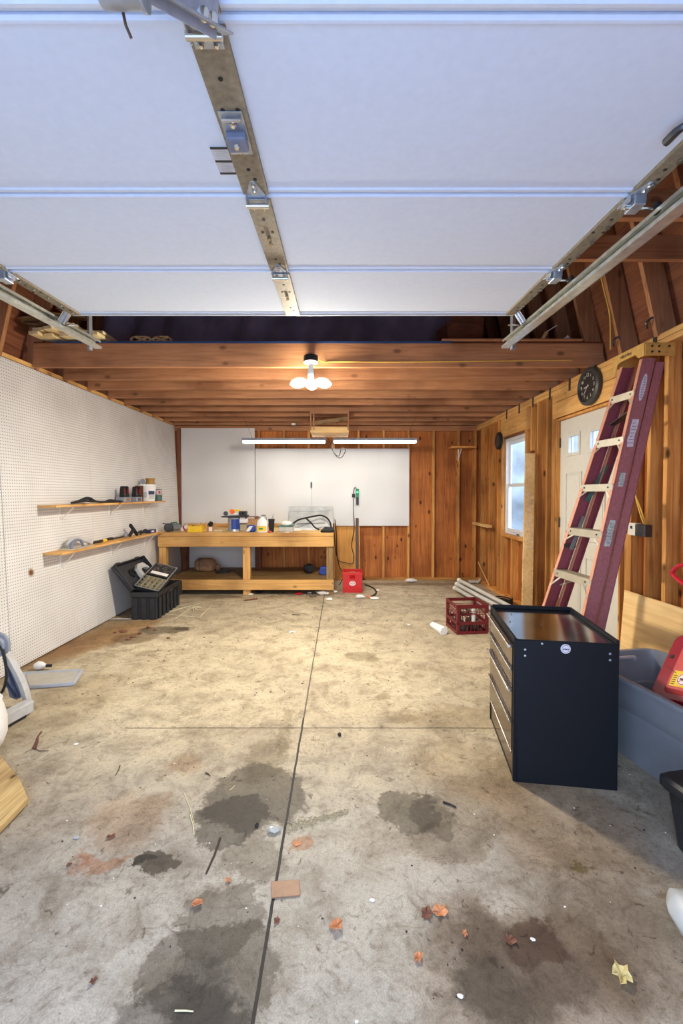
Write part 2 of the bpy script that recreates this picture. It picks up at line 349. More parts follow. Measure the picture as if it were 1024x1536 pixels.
# cool daylight tint painted into the slab towards the door opening, dry pale streak, control joints
daylight_fade = nd(nt, 'MapRange', interpolation_type='SMOOTHSTEP'); nt.links.new(math_(nt, 'ADD', sx.outputs[1], math_(nt, 'MULTIPLY', nm.outputs[0], 1.2)), daylight_fade.inputs[0])
daylight_fade.inputs[1].default_value = 2.2; daylight_fade.inputs[2].default_value = 3.8
col = mixc(nt, math_(nt, 'SUBTRACT', 1.0, daylight_fade.outputs[0]), col, (.86, .91, 1.06), 'MULTIPLY')
def joint(axis, at, w, lo, hi, amt):
    d = math_(nt, 'ABSOLUTE', math_(nt, 'SUBTRACT', math_(nt, 'ADD', sx.outputs[axis], math_(nt, 'MULTIPLY', math_(nt, 'SUBTRACT', nm.outputs[0], .5), .012)), at))
    k = math_(nt, 'LESS_THAN', d, w); o_ = sx.outputs[1-axis]
    k = math_(nt, 'MULTIPLY', k, math_(nt, 'MULTIPLY', math_(nt, 'GREATER_THAN', o_, lo), math_(nt, 'LESS_THAN', o_, hi)))
    return math_(nt, 'MULTIPLY', k, amt)
j = joint(0, -.238, .0055, -1, 2.75, .97); j = math_(nt, 'MAXIMUM', j, joint(0, -.238, .005, 2.7, 8, .75))
j = math_(nt, 'MAXIMUM', j, joint(1, 2.63, .0055, -1.3, 2.6, .65)); j = math_(nt, 'MAXIMUM', j, joint(1, 4.9, .006, -2.7, 2.6, .25))
col = mixc(nt, j, col, (.008, .007, .006))
nt.links.new(col, b.inputs['Base Color'])
rr = ramp(nt, nm.outputs[0], [(.3, (.55,)*3), (.7, (.8,)*3)]); nt.links.new(rr, b.inputs['Roughness'])
hh = math_(nt, 'SUBTRACT', math_(nt, 'ADD', math_(nt, 'MULTIPLY', nf.outputs[0], .35), nm.outputs[0]), math_(nt, 'MULTIPLY', j, 3.0))
bp = nd(nt, 'Bump', i_Strength=.35, i_Distance=.006); nt.links.new(hh, bp.inputs['Height']); nt.links.new(bp.outputs[0], b.inputs['Normal'])
fl = B(-2.9, 2.4, -.15, 7.4, -.12, 0).build('floor', 'concrete', None)
# keep world-aligned texture space
def world_origin(o):
    off = Vector(o.location)
    for v in o.data.vertices: v.co = v.co+off
    o.location = (0, 0, 0); return o
tag(world_origin(fl), 'stained concrete garage floor slab', 'floor', kind='structure')
tag(world_origin(B(-14, 14, -16, -.15, -.12, -.02).build('floor', 'driveway')), 'concrete driveway apron outside the door', 'driveway', kind='structure')
tag(world_origin(B(2.4, 14, -.15, 16, -.2, -.1).build('floor', 'snow')), 'pale ground outside the side window', 'ground', kind='structure')
nbh = thing('neighbouring_house', 'pale grey blue house wall beyond the side window', 'house', (9, 14, -.1))
B(3.0, 14, 13.5, 14, -.1, 5.6).build('wall', 'siding', nbh); B(2.8, 14, 13.2, 14, 5.6, 5.9).build('eaves', 'mid_grey', nbh)
S = lambda n, lab, cat='wall': thing(n, lab, cat, kind='structure')
# ---- ceiling: joists and loft deck
ceil = S('ceiling', 'open ceiling of wooden joists over the back of the garage', 'ceiling')
JY = [3.85, 4.27, 4.675, 5.08, 5.47, 5.88, 6.28, 6.69, 7.07]
for i, y in enumerate(JY):
    B(-2.68, 2.27, y, y+.038, JZ, JZ+(.205 if i == 0 else .2)).build('joist', 'joist_x', ceil, bevel=.002)
B(-2.68, 2.27, 3.87, 7.25, JZ+.206, JZ+.224).build('loft_deck', 'ply_subfloor', ceil)
B(-2.5, .95, 3.845, 3.869, JZ+.206, JZ+.222).build('blue_deck_edge', 'blue_sheet', ceil, label='blue covering edge of the loft deck')
# ---- back wall
wb = S('wall_back', 'back wall of bare studs and plywood sheathing')
for x0, x1 in ((-2.78, -1.4), (-1.4, -.18), (-.18, 1.1), (1.1, 2.3)):
    B(x0, x1, YB+SH, YB+SH+.015, 0, 2.51).build('plywood_sheet', 'ply_brown', wb)
B(-.13, .26, YB+.03, YB+SH-.001, .045, .95).build('plywood_patch', 'ply_pale', wb, label='paler plywood patch between two studs')
for k in range(-7, 5):
    x = .278+.405*k
    B(x-.019, x+.019, YB, YB+SH, .04, 2.43).build('stud', 'stud_z', wb, bevel=.002)
B(2.15, 2.189, YB, YB+SH, .04, 2.43).build('stud', 'stud_z', wb)
B(-2.7, 2.189, YB, YB+SH, 0, .04).build('bottom_plate', 'stud_x', wb, bevel=.002)
B(-2.7, 2.27, YB, YB+SH, 2.43, 2.51).build('top_plate', 'joist_x', wb, bevel=.002)
B(-2.66, -2.60, YB-.03, YB-.001, 0, 2.47).build('corner_post', 'dark_z', wb, bevel=.003, label='dark brown corner post')
# ---- right wall
wr = S('wall_right', 'right wall of bare studs with a window and a white door')
DY0, DY1, DZ = 3.465, 4.53, 2.15       # door opening
WY0, WY1, WZ0, WZ1 = 5.28, 6.03, .87, 2.18
XS = XR+SH
segs = [(-.15, 3.464, 0, 2.51), (DY0, DY1, DZ+.02, 2.51), (DY1, WY0, 0, 2.51), (WY0, WY1, 0, WZ0), (WY0, WY1, WZ1, 2.51), (WY1, 7.25, 0, 2.51)]
for y0, y1, z0, z1 in segs: B(XS, XS+.015, y0, y1, z0, z1).build('plywood_sheet', 'ply_brown', wr)
def rstud(y, w=.038, z0=.04, z1=2.43, mat='stud_z', nm_='stud'):
    return B(XR, XS, y, y+w, z0, z1).build(nm_, mat, wr, bevel=.002)
for y in (6.92, 6.53, 6.17, WY1, 4.92, 4.70, 3.13, 2.97, 2.55, 2.15, 1.75, 1.35, .95, .55, .15): rstud(y)
rstud(WY0-.038); rstud(5.09); rstud(3.33, .075); rstud(DY1, .075); rstud(5.66, .038, .04, WZ0-.04)
for y in (4.05,): pass
B(XR+.001, XS-.002, WY0, WY1, WZ0-.04, WZ0).build('window_sill_board', 'stud_y', wr, bevel=.002)
B(XR-.002, XS-.002, WY0-.04, WY1+.04, WZ1, 2.43).build('window_header', 'bench_y', wr, bevel=.002)
B(XR-.002, XS-.002, 3.41, DY1+.06, DZ+.03, 2.34).build('door_header', 'bench_y', wr, bevel=.002)
B(XR-.002, XS-.002, 3.41, DY1+.06, 2.345, 2.43).build('door_header', 'bench_y', wr, bevel=.002)
B(XR, XS, DY1+.03, 7.25, 0, .04).build('bottom_plate', 'stud_y', wr); B(XR, XS, -.15, 3.46, 0, .04).build('bottom_plate', 'stud_y', wr)
B(XR-.003, XS, -.15, 7.16, 2.43, 2.468).build('top_plate', 'bench_y', wr, bevel=.002); B(XR-.001, XS, -.15, 7.16, 2.472, 2.51).build('top_plate', 'bench_y', wr, bevel=.002)
for y in (3.84, 4.27, 4.67, 5.08, 5.47, 5.88):
    B(XR-.008, XR-.003, y-.04, y-.01, 2.40, 2.52).build('metal_tie', 'steel_dark', wr)
for y in (3.12, 3.50, 2.72):
    B(XR-.010, XR-.003, y-.04, y-.01, 2.44, 2.6).build('metal_tie', 'steel_dark', wr)
    MB().tube(spline([(XR-.006, y-.03, 2.60), (XR-.04, y-.05, 2.63), (XR-.07, y-.03, 2.60), (XR-.05, y-.01, 2.57)], 4), .008, 6).build('metal_hook', 'steel_dark', wr)
# door
dr = S('door_1', 'white steel side entry door with two small square panes', 'door')
XD = 2.235
lw0, lw1 = DY0+.0205, DY1-.0205
lites = [(lw1-.38, lw1-.15), (lw1-.75, lw1-.52)]
LZ0, LZ1 = 1.78, 2.0
mb = MB()     # leaf built around the two pane openings
mb.box(XD, XD+.04, lw0, lw1, .01, LZ0+.03); mb.box(XD, XD+.04, lw0, lw1, LZ1-.03, DZ-.003)
ys = [lw0, lites[1][0]+.03, lites[1][1]-.03, lites[0][0]+.03, lites[0][1]-.03, lw1]
for a in (0, 2, 4): mb.box(XD, XD+.04, ys[a], ys[a+1], LZ0+.03, LZ1-.03)
leaf = mb.build('door_leaf', 'entry_door', dr)
def frame_yz(x0, x1, y0, y1, z0, z1, t):
    return MB().box(x0, x1, y0, y1, z0, z0+t).box(x0, x1, y0, y1, z1-t, z1).box(x0, x1, y0, y0+t, z0+t, z1-t).box(x0, x1, y1-t, y1, z0+t, z1-t)
for y0, y1 in lites:
    frame_yz(XD-.012, XD, y0, y1, LZ0, LZ1, .03).build('pane_frame', 'entry_door', leaf, bevel=.003)
    B(XD+.015, XD+.02, y0+.03, y1-.03, LZ0+.03, LZ1-.03).build('pane', 'glass', leaf)
for y0, y1 in lites:
    for z0, z1 in ((.98, 1.62), (.2, .84)):
        frame_yz(XD-.011, XD, y0-.03, y1+.03, z0, z1, .014).build('panel_moulding', 'entry_door', leaf, bevel=.002)
        B(XD-.004, XD, y0+.01, y1-.01, z0+.04, z1-.04).build('raised_panel', 'entry_door', leaf, bevel=.003)
for z in (1.93, 1.12, .25): B(XD-.012, XD-.001, lw1-.012, lw1+.02, z-.05, z+.05).build('hinge', 'steel_dark', dr)
MB().box(XR+.005, XS, DY1-.02, DY1-.001, 0, DZ).box(XR+.005, XS, DY0, DY0+.02, 0, DZ).box(XR+.005, XS, DY0, DY1, DZ, DZ+.02).build('door_frame', 'stud_z', dr)
B(XR+.02, XR+.045, DY0+.021, DY0+.05, 0, DZ-.001).build('door_stop', 'white_paint', dr)
MB().lathe([(0, 0), (.02, 0), (.015, .03), (.03, .045), (.03, .06), (0, .07)], (0, 0, 0)).xf(Matrix.Translation((XD, lw0+.07, .95)) @ Matrix.Rotation(-pi/2, 4, 'Y')).build('door_knob', 'chrome', leaf, smooth=True)
B(2.29, 2.36, 3.4, 4.6, 0.0, .005).build('threshold', 'alu', dr)
# window
wn_ = S('window_1', 'white vinyl double hung window in the right wall', 'window')
frame_yz(XS-.045, XS+.03, WY0+.01, WY1-.01, WZ0+.005, WZ1-.03, .035).build('window_frame', 'vinyl', wn_, bevel=.003)
zm = (WZ0+WZ1)/2
frame_yz(XS-.03, XS-.005, WY0+.046, WY1-.046, WZ0+.041, zm+.02, .04).build('sash', 'vinyl', wn_, bevel=.003)
frame_yz(XS-.004, XS+.02, WY0+.046, WY1-.046, zm-.02, WZ1-.066, .04).build('sash', 'vinyl', wn_, bevel=.003)
B(XS-.018, XS-.014, WY0+.087, WY1-.087, WZ0+.082, zm-.021).build('pane', 'glass', wn_)
B(XS+.006, XS+.01, WY0+.087, WY1-.087, zm+.021, WZ1-.107).build('pane', 'glass', wn_)
B(XR+.03, XS+.02, WY0+.001, WY1-.001, WZ1-.029, WZ1-.001).build('gap_filler', 'dark_y', wn_); B(XR+.05, XS+.02, WY1-.009, WY1-.001, WZ0+.001, WZ1-.03).build('gap_filler', 'dark_z', wn_)  # dark filler strips added to close the bright gaps around the window frame
B(XS-.05, XS-.046, WY0+.25, WY0+.33, WZ0+.012, WZ0+.03).build('latch', 'steel_dark', wn_)
# ---- left wall (behind the pegboards)
wl = S('wall_left', 'left wall framing behind the white pegboards')
B(-2.84, -2.82, -.15, 7.25, 0, 2.54).build('plywood_sheet', 'ply_brown', wl)
B(-2.81, -2.69, -.15, YB, 2.505, 2.54).build('top_plate', 'bench_y', wl, bevel=.002)
B(-2.81, -2.74, -.15, 7.25, 0, .04).build('bottom_plate', 'dark_y', wl)
for y in [.2+.405*k for k in range(18)]: B(-2.81, -2.73, y, y+.038, .04, 2.50).build('stud', 'dark_z', wl)
# ---- front wall with the door opening (behind the camera)
wf = S('wall_front', 'front wall around the open garage doorway')
B(-2.84, -1.72, -.25, -.15, 0, 2.6).build('plywood_sheet', 'ply_brown', wf); B(1.12, 2.3, -.25, -.15, 0, 2.6).build('plywood_sheet', 'ply_brown', wf)
B(-2.84, 2.3, -.25, -.15, 2.6, 5.1).build('plywood_sheet', 'ply_roof', wf); B(-1.72, 1.12, -.25, -.15, 2.25, 2.6).build('opening_header', 'stud_x', wf)
# ---- gambrel roof
rf = S('roof', 'gambrel roof of dark rafters and plywood', 'roof')
KZ = 4.1
def lowx(side, z): return (2.25-(z-2.51)*.23) if side > 0 else -(2.74-(z-2.51)*.23)
for side in (1, -1):
    for y in [.24, .65, 1.05, 1.46, 1.86, 2.27, 2.67, 3.08, 3.47, 3.9, 4.31, 4.71, 5.12, 5.5, 5.92, 6.3, 6.7, 7.1]:
        MB().bar((lowx(side, 2.515), y, 2.515), (lowx(side, KZ), y, KZ), .14, .038, (1, 0, 0)).build('rafter', 'joist_z' if y > 2 else 'dark_z', rf, bevel=.002)
        if 1.8 < y < 4: pass
    MB().bar((lowx(side, 2.515)+.083*side, 3.5, 2.515), (lowx(side, KZ)+.083*side, 3.5, KZ), .016, 7.5, (1, 0, 0)).build('roof_sheet', 'ply_roof', rf)
    MB().prism([(lowx(side, KZ)+.1*side, -.25, KZ), (lowx(side, KZ)+.1*side, 7.3, KZ), (-.25, 7.3, 5.1), (-.25, -.25, 5.1)], (0, 0, .02)).build('roof_sheet', 'ply_roof', rf)
for y in (.65, 1.46, 2.27, 2.67):
    B(-2.6, 2.12, y+.02, y+.058, 2.83, 2.975).build('collar_tie', 'joist_x', rf, bevel=.002)
B(-2.8, 2.3, 7.25, 7.27, 2.51, 5.1).build('gable_sheet', 'ply_roof', rf)
# black felt sheet hung across the loft
mb = MB(); nx, nz = 60, 8; vs = []
for i in range(nx+1):
    for k in range(nz+1):
        u, v = i/nx, k/nz; x = -2.5+u*3.75+v*.12; z = 2.745+v*1.2
        vs.append((x, 4.62+.05*sin(i*1.05-v*5)+.03*sin(i*.43-v*3)+v*.1, z))
fs = [(i*(nz+1)+k, (i+1)*(nz+1)+k, (i+1)*(nz+1)+k+1, i*(nz+1)+k+1) for i in range(nx) for k in range(nz)]
mb.add(vs, fs); o = mb.build('loft_sheet', 'tarp', None, smooth=True); s_ = o.modifiers.new('solid', 'SOLIDIFY'); s_.thickness = .004
tag(o, 'dark blue black draped sheet hanging across the loft above the joists', 'sheet')
# ================================================================= PEGBOARDS
lean = math.atan(.10/2.5)
def left_peg(y0, y1, z0, z1, label, mat='peg_side'):
    o = thing  # one sheet, leaning slightly in at the foot
    mb = B(-.006, 0, -(y1-y0)/2, (y1-y0)/2, 0, z1-z0)
    ob = mb.build('pegboard', mat, None); off = Vector(ob.location)
    for v in ob.data.vertices: v.co = v.co+off
    ob.location = (xl(z0), (y0+y1)/2, z0); ob.rotation_euler = (0, -lean, 0)
    return tag(ob, label, 'pegboard', 'white pegboards lining the left wall')
left_peg(1.02, 2.22, .012, 2.5, 'white pegboard sheet on the left wall nearest the doorway')
left_peg(2.224, 3.43, .012, 2.5, 'white pegboard sheet on the left wall at the left edge beside the grey machine', 'peg_side')
left_peg(3.436, 4.66, .012, 2.5, 'white pegboard sheet with a brown rust blotch, behind the near ends of both shelves', 'peg_side_rust')
left_peg(4.664, 5.88, .012, 2.5, 'white pegboard sheet behind the black storage box and the middle of the shelves')
left_peg(5.884, 7.12, .012, 2.5, 'white pegboard sheet on the left wall next to the brown corner post')
o = B(-2.595, -1.405, YB-.008, YB-.001, .2, 2.47).build('pegboard', 'peg_back'); tag(o, 'tall white pegboard on the back wall in the left corner behind the workbench', 'pegboard', 'white pegboards on the back wall')
o = B(-1.395, 1.095, YB-.014, YB-.001, .89, 2.14).build('pegboard', 'peg_back'); tag(o, 'wide white pegboard on the back wall under the strip lights', 'pegboard', 'white pegboards on the back wall')
# ================================================================= GARAGE DOOR, OPEN OVERHEAD
gd = thing('garage_door', 'white sectional garage door rolled open overhead', 'garage door', (-.3, 1.5, 2.4))
DX0, DX1 = -1.67, 1.07
def dz(y): return 2.531-(2.765-y)*.045          # underside height
seams = [2.765, 2.173, 1.585, .972, .38]
for i in range(4):
    a, b_y = seams[i+1]+.003, seams[i]-.003
    za, zb = dz(a), dz(b_y)
    if i == 3: za = zb-.15                       # last section drops towards the curve
    def P(t, d): return (DX0, a+(b_y-a)*t, za+(zb-za)*t-d)
    w = 1/(b_y-a)
    prof = [P(0, -.045), P(0, .0), P(.006*w, .006), P(.014*w, .006), P(.018*w, 0),
            P(1-.030*w, 0), P(1-.026*w, .005), P(1-.016*w, .005), P(1-.012*w, -.002), P(1, -.002), P(1, -.045)]
    MB().prism(prof, (DX1-DX0, 0, 0)).build('door_section', 'door_white', gd)
    # centre stile with holes and bolts, end stiles
    for nm_, cx, wd in (('centre_stile', -.3, .085), ('end_stile', DX1-.028, .055), ('end_stile', DX0+.028, .055)):
        if nm_ == 'end_stile' and i == 3: continue
        y0, y1 = a+.012, b_y-.012
        zz = lambda y: za+(zb-za)*(y-a)/(b_y-a)
        st = MB().bar((cx, y0, zz(y0)-.010), (cx, y1, zz(y1)-.010), wd, .006, (1, 0, 0))
        st.bar((cx-wd/2, y0, zz(y0)-.005), (cx-wd/2, y1, zz(y1)-.005), .003, .016, (1, 0, 0)).bar((cx+wd/2, y0, zz(y0)-.005), (cx+wd/2, y1, zz(y1)-.005), .003, .016, (1, 0, 0))
        so = st.build(nm_, 'galv_tan', gd, bevel=.001)
        hb = MB()
        for t, dx in ((.22, 0), (.38, -.02), (.38, .02), (.78, 0), (.86, .012)):
            y = y0+(y1-y0)*t; hb.lathe([(0, -.0008), (.006, -.0008), (.006, .001), (0, .001)], (cx+dx, y, zz(y)-.0138), seg=10)
        hb.build('punched_hole', 'ink', so, label='dark punched holes')
        bb = MB()
        for t in ((.45, .52) if nm_ == 'centre_stile' else (.12, .3, .5, .7, .9)):
            y = y0+(y1-y0)*t; bb.lathe([(0, 0), (.009, 0), (.009, .006), (.005, .010), (0, .011)][::-1], (cx+(.012 if nm_ != 'centre_stile' else 0), y, zz(y)-.024), seg=8)
        bb.build('bolt', 'chrome', so, smooth=True)
seal = B(DX0, DX1, 2.763, 2.785, dz(2.765)-.006, dz(2.765)+.04).build('bottom_seal', 'bluegrey', gd, bevel=.004, label='pale blue grey rubber seal')
B(DX0, DX1, 2.7625, 2.768, dz(2.765)-.010, dz(2.765)-.003).build('seal_retainer', 'white_paint', seal)
def hinge(x, y, s=1.0):
    z = dz(y)-.014
    h = MB(); h.prism([(x-.036*s, y-.015, z), (x+.036*s, y-.015, z), (x+.008*s, y-.085, z), (x-.008*s, y-.085, z)], (0, 0, -.004))
    h.box(x-.034*s, x+.034*s, y+.004, y+.06, z-.004, z); h.box(x-.036*s, x-.032*s, y-.02, y+.03, z-.024, z-.001).box(x+.032*s, x+.036*s, y-.02, y+.03, z-.024, z-.001)
    ho = h.build('hinge', 'galv', gd, bevel=.001)
    MB().tube([(x-.04*s, y+.012, z-.022), (x+.04*s, y+.012, z-.022)], .009, 10).build('hinge_pin', 'chrome', ho, smooth=True)
    q = MB()
    for dx, dy in ((0, -.07), (0, -.045), (-.018, .045), (.018, .045)): q.lathe([(0, -.013), (.005, -.012), (.008, -.006), (.008, 0), (0, 0)], (x+dx*s, y+dy, z-.003), seg=8)
    q.build('bolt', 'chrome', ho, smooth=True)
for y in seams[1:4]:
    hinge(-.3, y)
    for x, s in ((DX1-.03, 1), (DX0+.03, -1)):
        hinge(x, y, .8)
        z = dz(y)-.045
        ro = MB().tube([(x-.03*s, y+.01, z), (x+.085*s, y+.01, z)], .006, 8).build('roller_stem', 'chrome', gd, smooth=True)
        MB().lathe([(0, -.008), (.02, -.008), (.023, -.003), (.023, .003), (.02, .008), (0, .008)], (x+.083*s, y+.01, z), 'x', seg=18).build('roller', 'rubber', ro, smooth=True)
        MB().box(x+.004*s-.02, x+.004*s+.02, y-.025, y+.035, z-.008, dz(y)-.016).build('roller_bracket', 'galv', ro, bevel=.003)
for x, s in ((DX1-.01, 1), (DX0+.01, -1)):          # corner brackets at the door's bottom edge
    z = dz(2.72)
    k = MB().prism([(x, 2.67, z-.002), (x, 2.745, z-.002), (x+.045*s, 2.745, z-.075), (x+.045*s, 2.67, z-.075)], (.004*s, 0, -.002))
    k.box(min(x, x+.01*s)-.04, max(x, x+.01*s)+.01, 2.66, 2.75, z-.008, z-.003)
    ko = k.build('corner_bracket', 'chrome', gd, bevel=.001)
    for yy in (2.69, 2.72): MB().tube([(x+.006*s, yy, z-.018), (x+.042*s, yy, z-.078)], .006, 8).build('bracket_rib', 'galv', ko, smooth=True)
    MB().tube([(x-.03*s, 2.755, z-.07), (x+.10*s, 2.755, z-.07)], .006, 8).build('roller_stem', 'chrome', ko, smooth=True)
# operator plate on the centre stile
yo = 1.24; z = dz(yo)-.016
k = MB().box(-.335, -.268, yo-.03, yo+.12, z-.003, z).build('operator_plate', 'galv', gd, bevel=.002)
B(-.33, -.273, yo+.03, yo+.085, z-.028, z-.002).build('latch_block', 'bluegrey', k, bevel=.006)
MB().tube([(-.328, yo-.01, z-.01), (-.275, yo-.01, z-.01)], .005, 8).build('pin', 'chrome', k, smooth=True)
q = MB()
for dy in (.01, .055, .1): q.lathe([(0, -.016), (.006, -.015), (.009, -.006), (.009, 0), (0, 0)], (-.302, yo+dy-.005, z-(.026 if dy == .055 else .002)), seg=8)
q.build('bolt', 'chrome', k, smooth=True)
# slanted arm and drum near the first seam
a0, a1 = F(326, 26, 2.405), F(180, -60, 2.36)
k = MB().bar(a0, a1, .07, .004, (.6, .8, 0)); k.bar(a0+Vector((.02, .02, -.014)), a1+Vector((.02, .02, -.014)), .004, .032, (.6, .8, 0))
ko = k.build('lift_arm', 'galv', gd, bevel=.001, label='galvanised angle arm')
k = MB()
for t in (.06, .16): k.lathe([(0, -.02), (.006, -.019), (.011, -.008), (.011, 0), (0, 0)], a0.lerp(a1, t)+Vector((0, 0, -.003)), seg=10)
k.build('bolt', 'chrome', ko, smooth=True)
c = F(186, -14, 2.33); MB().lathe([(0, -.04), (.028, -.04), (.030, -.034), (.030, .03), (.034, .034), (.034, .04), (0, .04)], (c.x, c.y-.01, 2.325), 'x', seg=24).build('cable_drum', 'galv', gd, smooth=True, label='blue grey metal drum')
MB().tube([(c.x-.012, c.y+.0, 2.34), (c.x-.012, c.y+.03, 2.30), (c.x-.006, c.y+.04, 2.285)], .003, 6).build('hook', 'rust_metal', gd)
# sticker and handle
ys0, ys1 = 1.36, 1.48
st = MB().bar((-.372, ys0, dz(ys0)-.0015), (-.372, ys1, dz(ys1)-.0015), .058, .001, (1, 0, 0)).build('instruction_sticker', 'sticker_grey', gd, label='pale grey printed sticker with black bars')
k = MB()
for t in (.03, .5, .97): y = ys0+(ys1-ys0)*t; k.bar((-.372, y-.004, dz(y)-.0025), (-.372, y+.004, dz(y)-.0025), .056, .001, (1, 0, 0))
k.build('printed_bar', 'ink', st)
k = MB()
for i in range(14):
    t = .08+i*.062
    if abs(t-.5) < .05: continue
    y = ys0+(ys1-ys0)*t; k.bar((-.378+.004*(i % 3), y-.0012, dz(y)-.0024), (-.378+.004*(i % 3), y+.0012, dz(y)-.0024), .034, .0006, (1, 0, 0))
k.build('fine_print', 'light_grey', st)
h0 = AY(1012, 192, 1.30)
pts = [(h0.x+.075, 1.235, dz(1.3)-.004), (h0.x+.06, 1.235, dz(1.3)-.03), (h0.x-.0, 1.24, dz(1.3)-.03), (h0.x-.022, 1.255, dz(1.3)-.032), (h0.x-.026, 1.30, dz(1.3)-.032)]
MB().tube(spline(pts, 5), [.011]*16+[.012]*5, 8).build('lift_handle', 'steel_dark', gd, smooth=True)
# tracks
for lab, s, x0, e, n0 in (('galvanised overhead door track on the right side', 1, 1.105, 3.07, 2.372), ('galvanised overhead door track on the left side', -1, -1.705, 3.16, 2.372)):
    tr = thing('door_track', lab, 'track', (x0, 1.7, 2.4), group='door tracks')
    zt = lambda y: 2.412-(2.9-y)*.036+(0 if s > 0 else .022)
    k = MB(); y0 = .35
    X = lambda d: x0+d*s
    def strip(d0, d1, h0, h1):
        a_, b2 = (min(X(d0), X(d1)), max(X(d0), X(d1)))
        k.add([(xx, yy, zt(yy)+hh) for hh in (h0, h1) for yy in (y0, e) for xx in (a_, b2)], [(0, 2, 3, 1), (4, 5, 7, 6), (0, 1, 5, 4), (2, 6, 7, 3), (0, 4, 6, 2), (1, 3, 7, 5)])
    strip(.045, .048, 0, .058); strip(.0, .045, 0, .003); strip(.008, .045, .055, .058); strip(0, .003, .003, .016); strip(.008, .011, .044, .055)
    strip(.048, .082, .055, .058); strip(.079, .082, .022, .055)
    k.build('track_channel', 'galv_yellow', tr)
    yy = e-.05
    k = MB().box(min(X(.05), X(.054)), max(X(.05), X(.054)), yy-.02, yy+.02, zt(yy)-.02, 3.0).box(min(X(.05), X(.085)), max(X(.05), X(.085)), yy+.018, yy+.021, zt(yy)-.02, 3.0)
    hg = k.build('hanger', 'galv', tr)
    for i in range(8): MB().lathe([(0, -.0006), (.005, -.0006), (.005, .0006), (0, .0006)], (X(.067), yy+.0172, zt(yy)+i*.05), 'y', seg=8).build('hanger_hole', 'ink', hg)
    MB().lathe([(0, -.012), (.008, -.012), (.008, 0), (0, 0)], (X(.04), yy, zt(yy)+.03), 'x', seg=8).build('bolt', 'chrome', hg)
# ================================================================= CEILING FIXTURES
lp = AY(466, 575, 3.74)
bl = thing('ceiling_lamp', 'white three-panel LED lamp glowing under a black ceiling box', 'lamp', (lp.x, 3.74, 2.4))
MB().lathe([(0, 0), (.056, 0), (.06, .006), (.06, .05), (.05, .055), (0, .055)], (lp.x, 3.74, 2.525), seg=8).build('junction_box', 'black_plastic', bl)
B(lp.x-.03, lp.x+.03, 3.79, 3.849, 2.53, 2.575).build('box_bracket', 'steel_dark', bl)
MB().lathe([(0, 0), (.035, 0), (.06, .012), (.062, .02), (0, .02)], (lp.x, 3.74, 2.503), seg=24).build('lampholder', 'white_plastic', bl, smooth=True)
MB().lathe([(0, 0), (.02, 0), (.028, .03), (.028, .09), (.02, .13), (.022, .15), (0, .15)], (lp.x, 3.74, 2.345), seg=18).build('lamp_body', 'mid_grey', bl, smooth=True)
for a, yw in ((0, 22), (180, 22), (90, 0)):
    M = Matrix.Translation((lp.x, 3.74, 2.365)) @ Matrix.Rotation(R(a), 4, 'Z') @ Matrix.Rotation(R(10), 4, 'Y') @ Matrix.Rotation(R((38 if a == 180 else -38) if a != 90 else 0), 4, 'X')
    rr3 = lambda hx, hy, z: [(.105+hx*cos(a_*pi/16)*(1-.10*abs(sin(a_*pi/8))), hy*sin(a_*pi/16), z) for a_ in range(32)]
    def slab(r0, z0, r1, z1): return MB().add(rr3(*r0, z0)+rr3(*r1, z1), [tuple(range(32))[::-1], tuple(range(32, 64))]+[(q, (q+1) % 32, 32+(q+1) % 32, 32+q) for q in range(32)])
    pn = slab((.075, .052), 0, (.07, .047), .014).xf(M).build('lamp_panel', 'white_plastic', bl)
    slab((.066, .043), -.008, (.070, .047), -.0005).xf(M).build('lit_diffuser', 'led_bulb', pn)
cb = MB().tube(spline([(lp.x+.06, 3.79, 2.552), (lp.x+.12, 3.84, 2.55), (-.05, 3.843, 2.556), (.4, 3.843, 2.553), (.9, 3.843, 2.557), (1.5, 3.843, 2.565), (2.0, 3.843, 2.57)], 8), .0045, 6).build('cable', 'cable_yellow', smooth=True)
tag(cb, 'yellow cable stapled along the front joist from the lamp to the right wall', 'cable')
# strip lights
for i, (pa, pb, lab) in enumerate(((363, 489, 'left one of the two long white strip lights before the back wall'), (499, 625, 'right one of the two long white strip lights before the back wall'))):
    A, Bp = AY(pa, 661, 6.4), AY(pb, 660, 6.4); zc = A.z
    sl = thing('strip_light', lab, 'light', ((A.x+Bp.x)/2, 6.4, zc), group='strip lights')
    ho = B(A.x, Bp.x, 6.355, 6.445, zc, zc+.035).build('housing', 'mid_grey', sl, bevel=.006)
    MB().bar((A.x+.012, 6.4, zc-.018), (Bp.x-.012, 6.4, zc-.018), .07, .038, (0, 1, 0)).build('lit_tube', 'led_white', sl, bevel=.014)
    for ex in (A.x, Bp.x-.012): B(ex, ex+.012, 6.36, 6.44, zc-.037, zc+.001).build('end_cap', 'mid_grey', sl, bevel=.004)
    for ex, dx in ((A.x+.15, -.13), (Bp.x-.15, .13)): MB().tube([(ex, 6.4, zc+.033), (ex+dx, 6.4, JZ+.01)], .0022, 5).build('hanging_wire', 'rust_metal', sl)
w0 = AY(492, 664, 6.38)
pts = [AY(490, 655, 6.36), AY(495, 664, 6.37), AY(498, 674, 6.38), AY(504, 684, 6.38), AY(509, 687, 6.38), AY(514, 684, 6.38), AY(518, 675, 6.38), AY(512, 673, 6.38), AY(508, 684, 6.39), AY(500, 678, 6.39), AY(497, 662, 6.4)]
tag(MB().tube(spline(pts, 5), .0055, 6).build('power_cord', 'cable_black', smooth=True), 'dark looped power cord hanging between the two strip lights', 'cord')
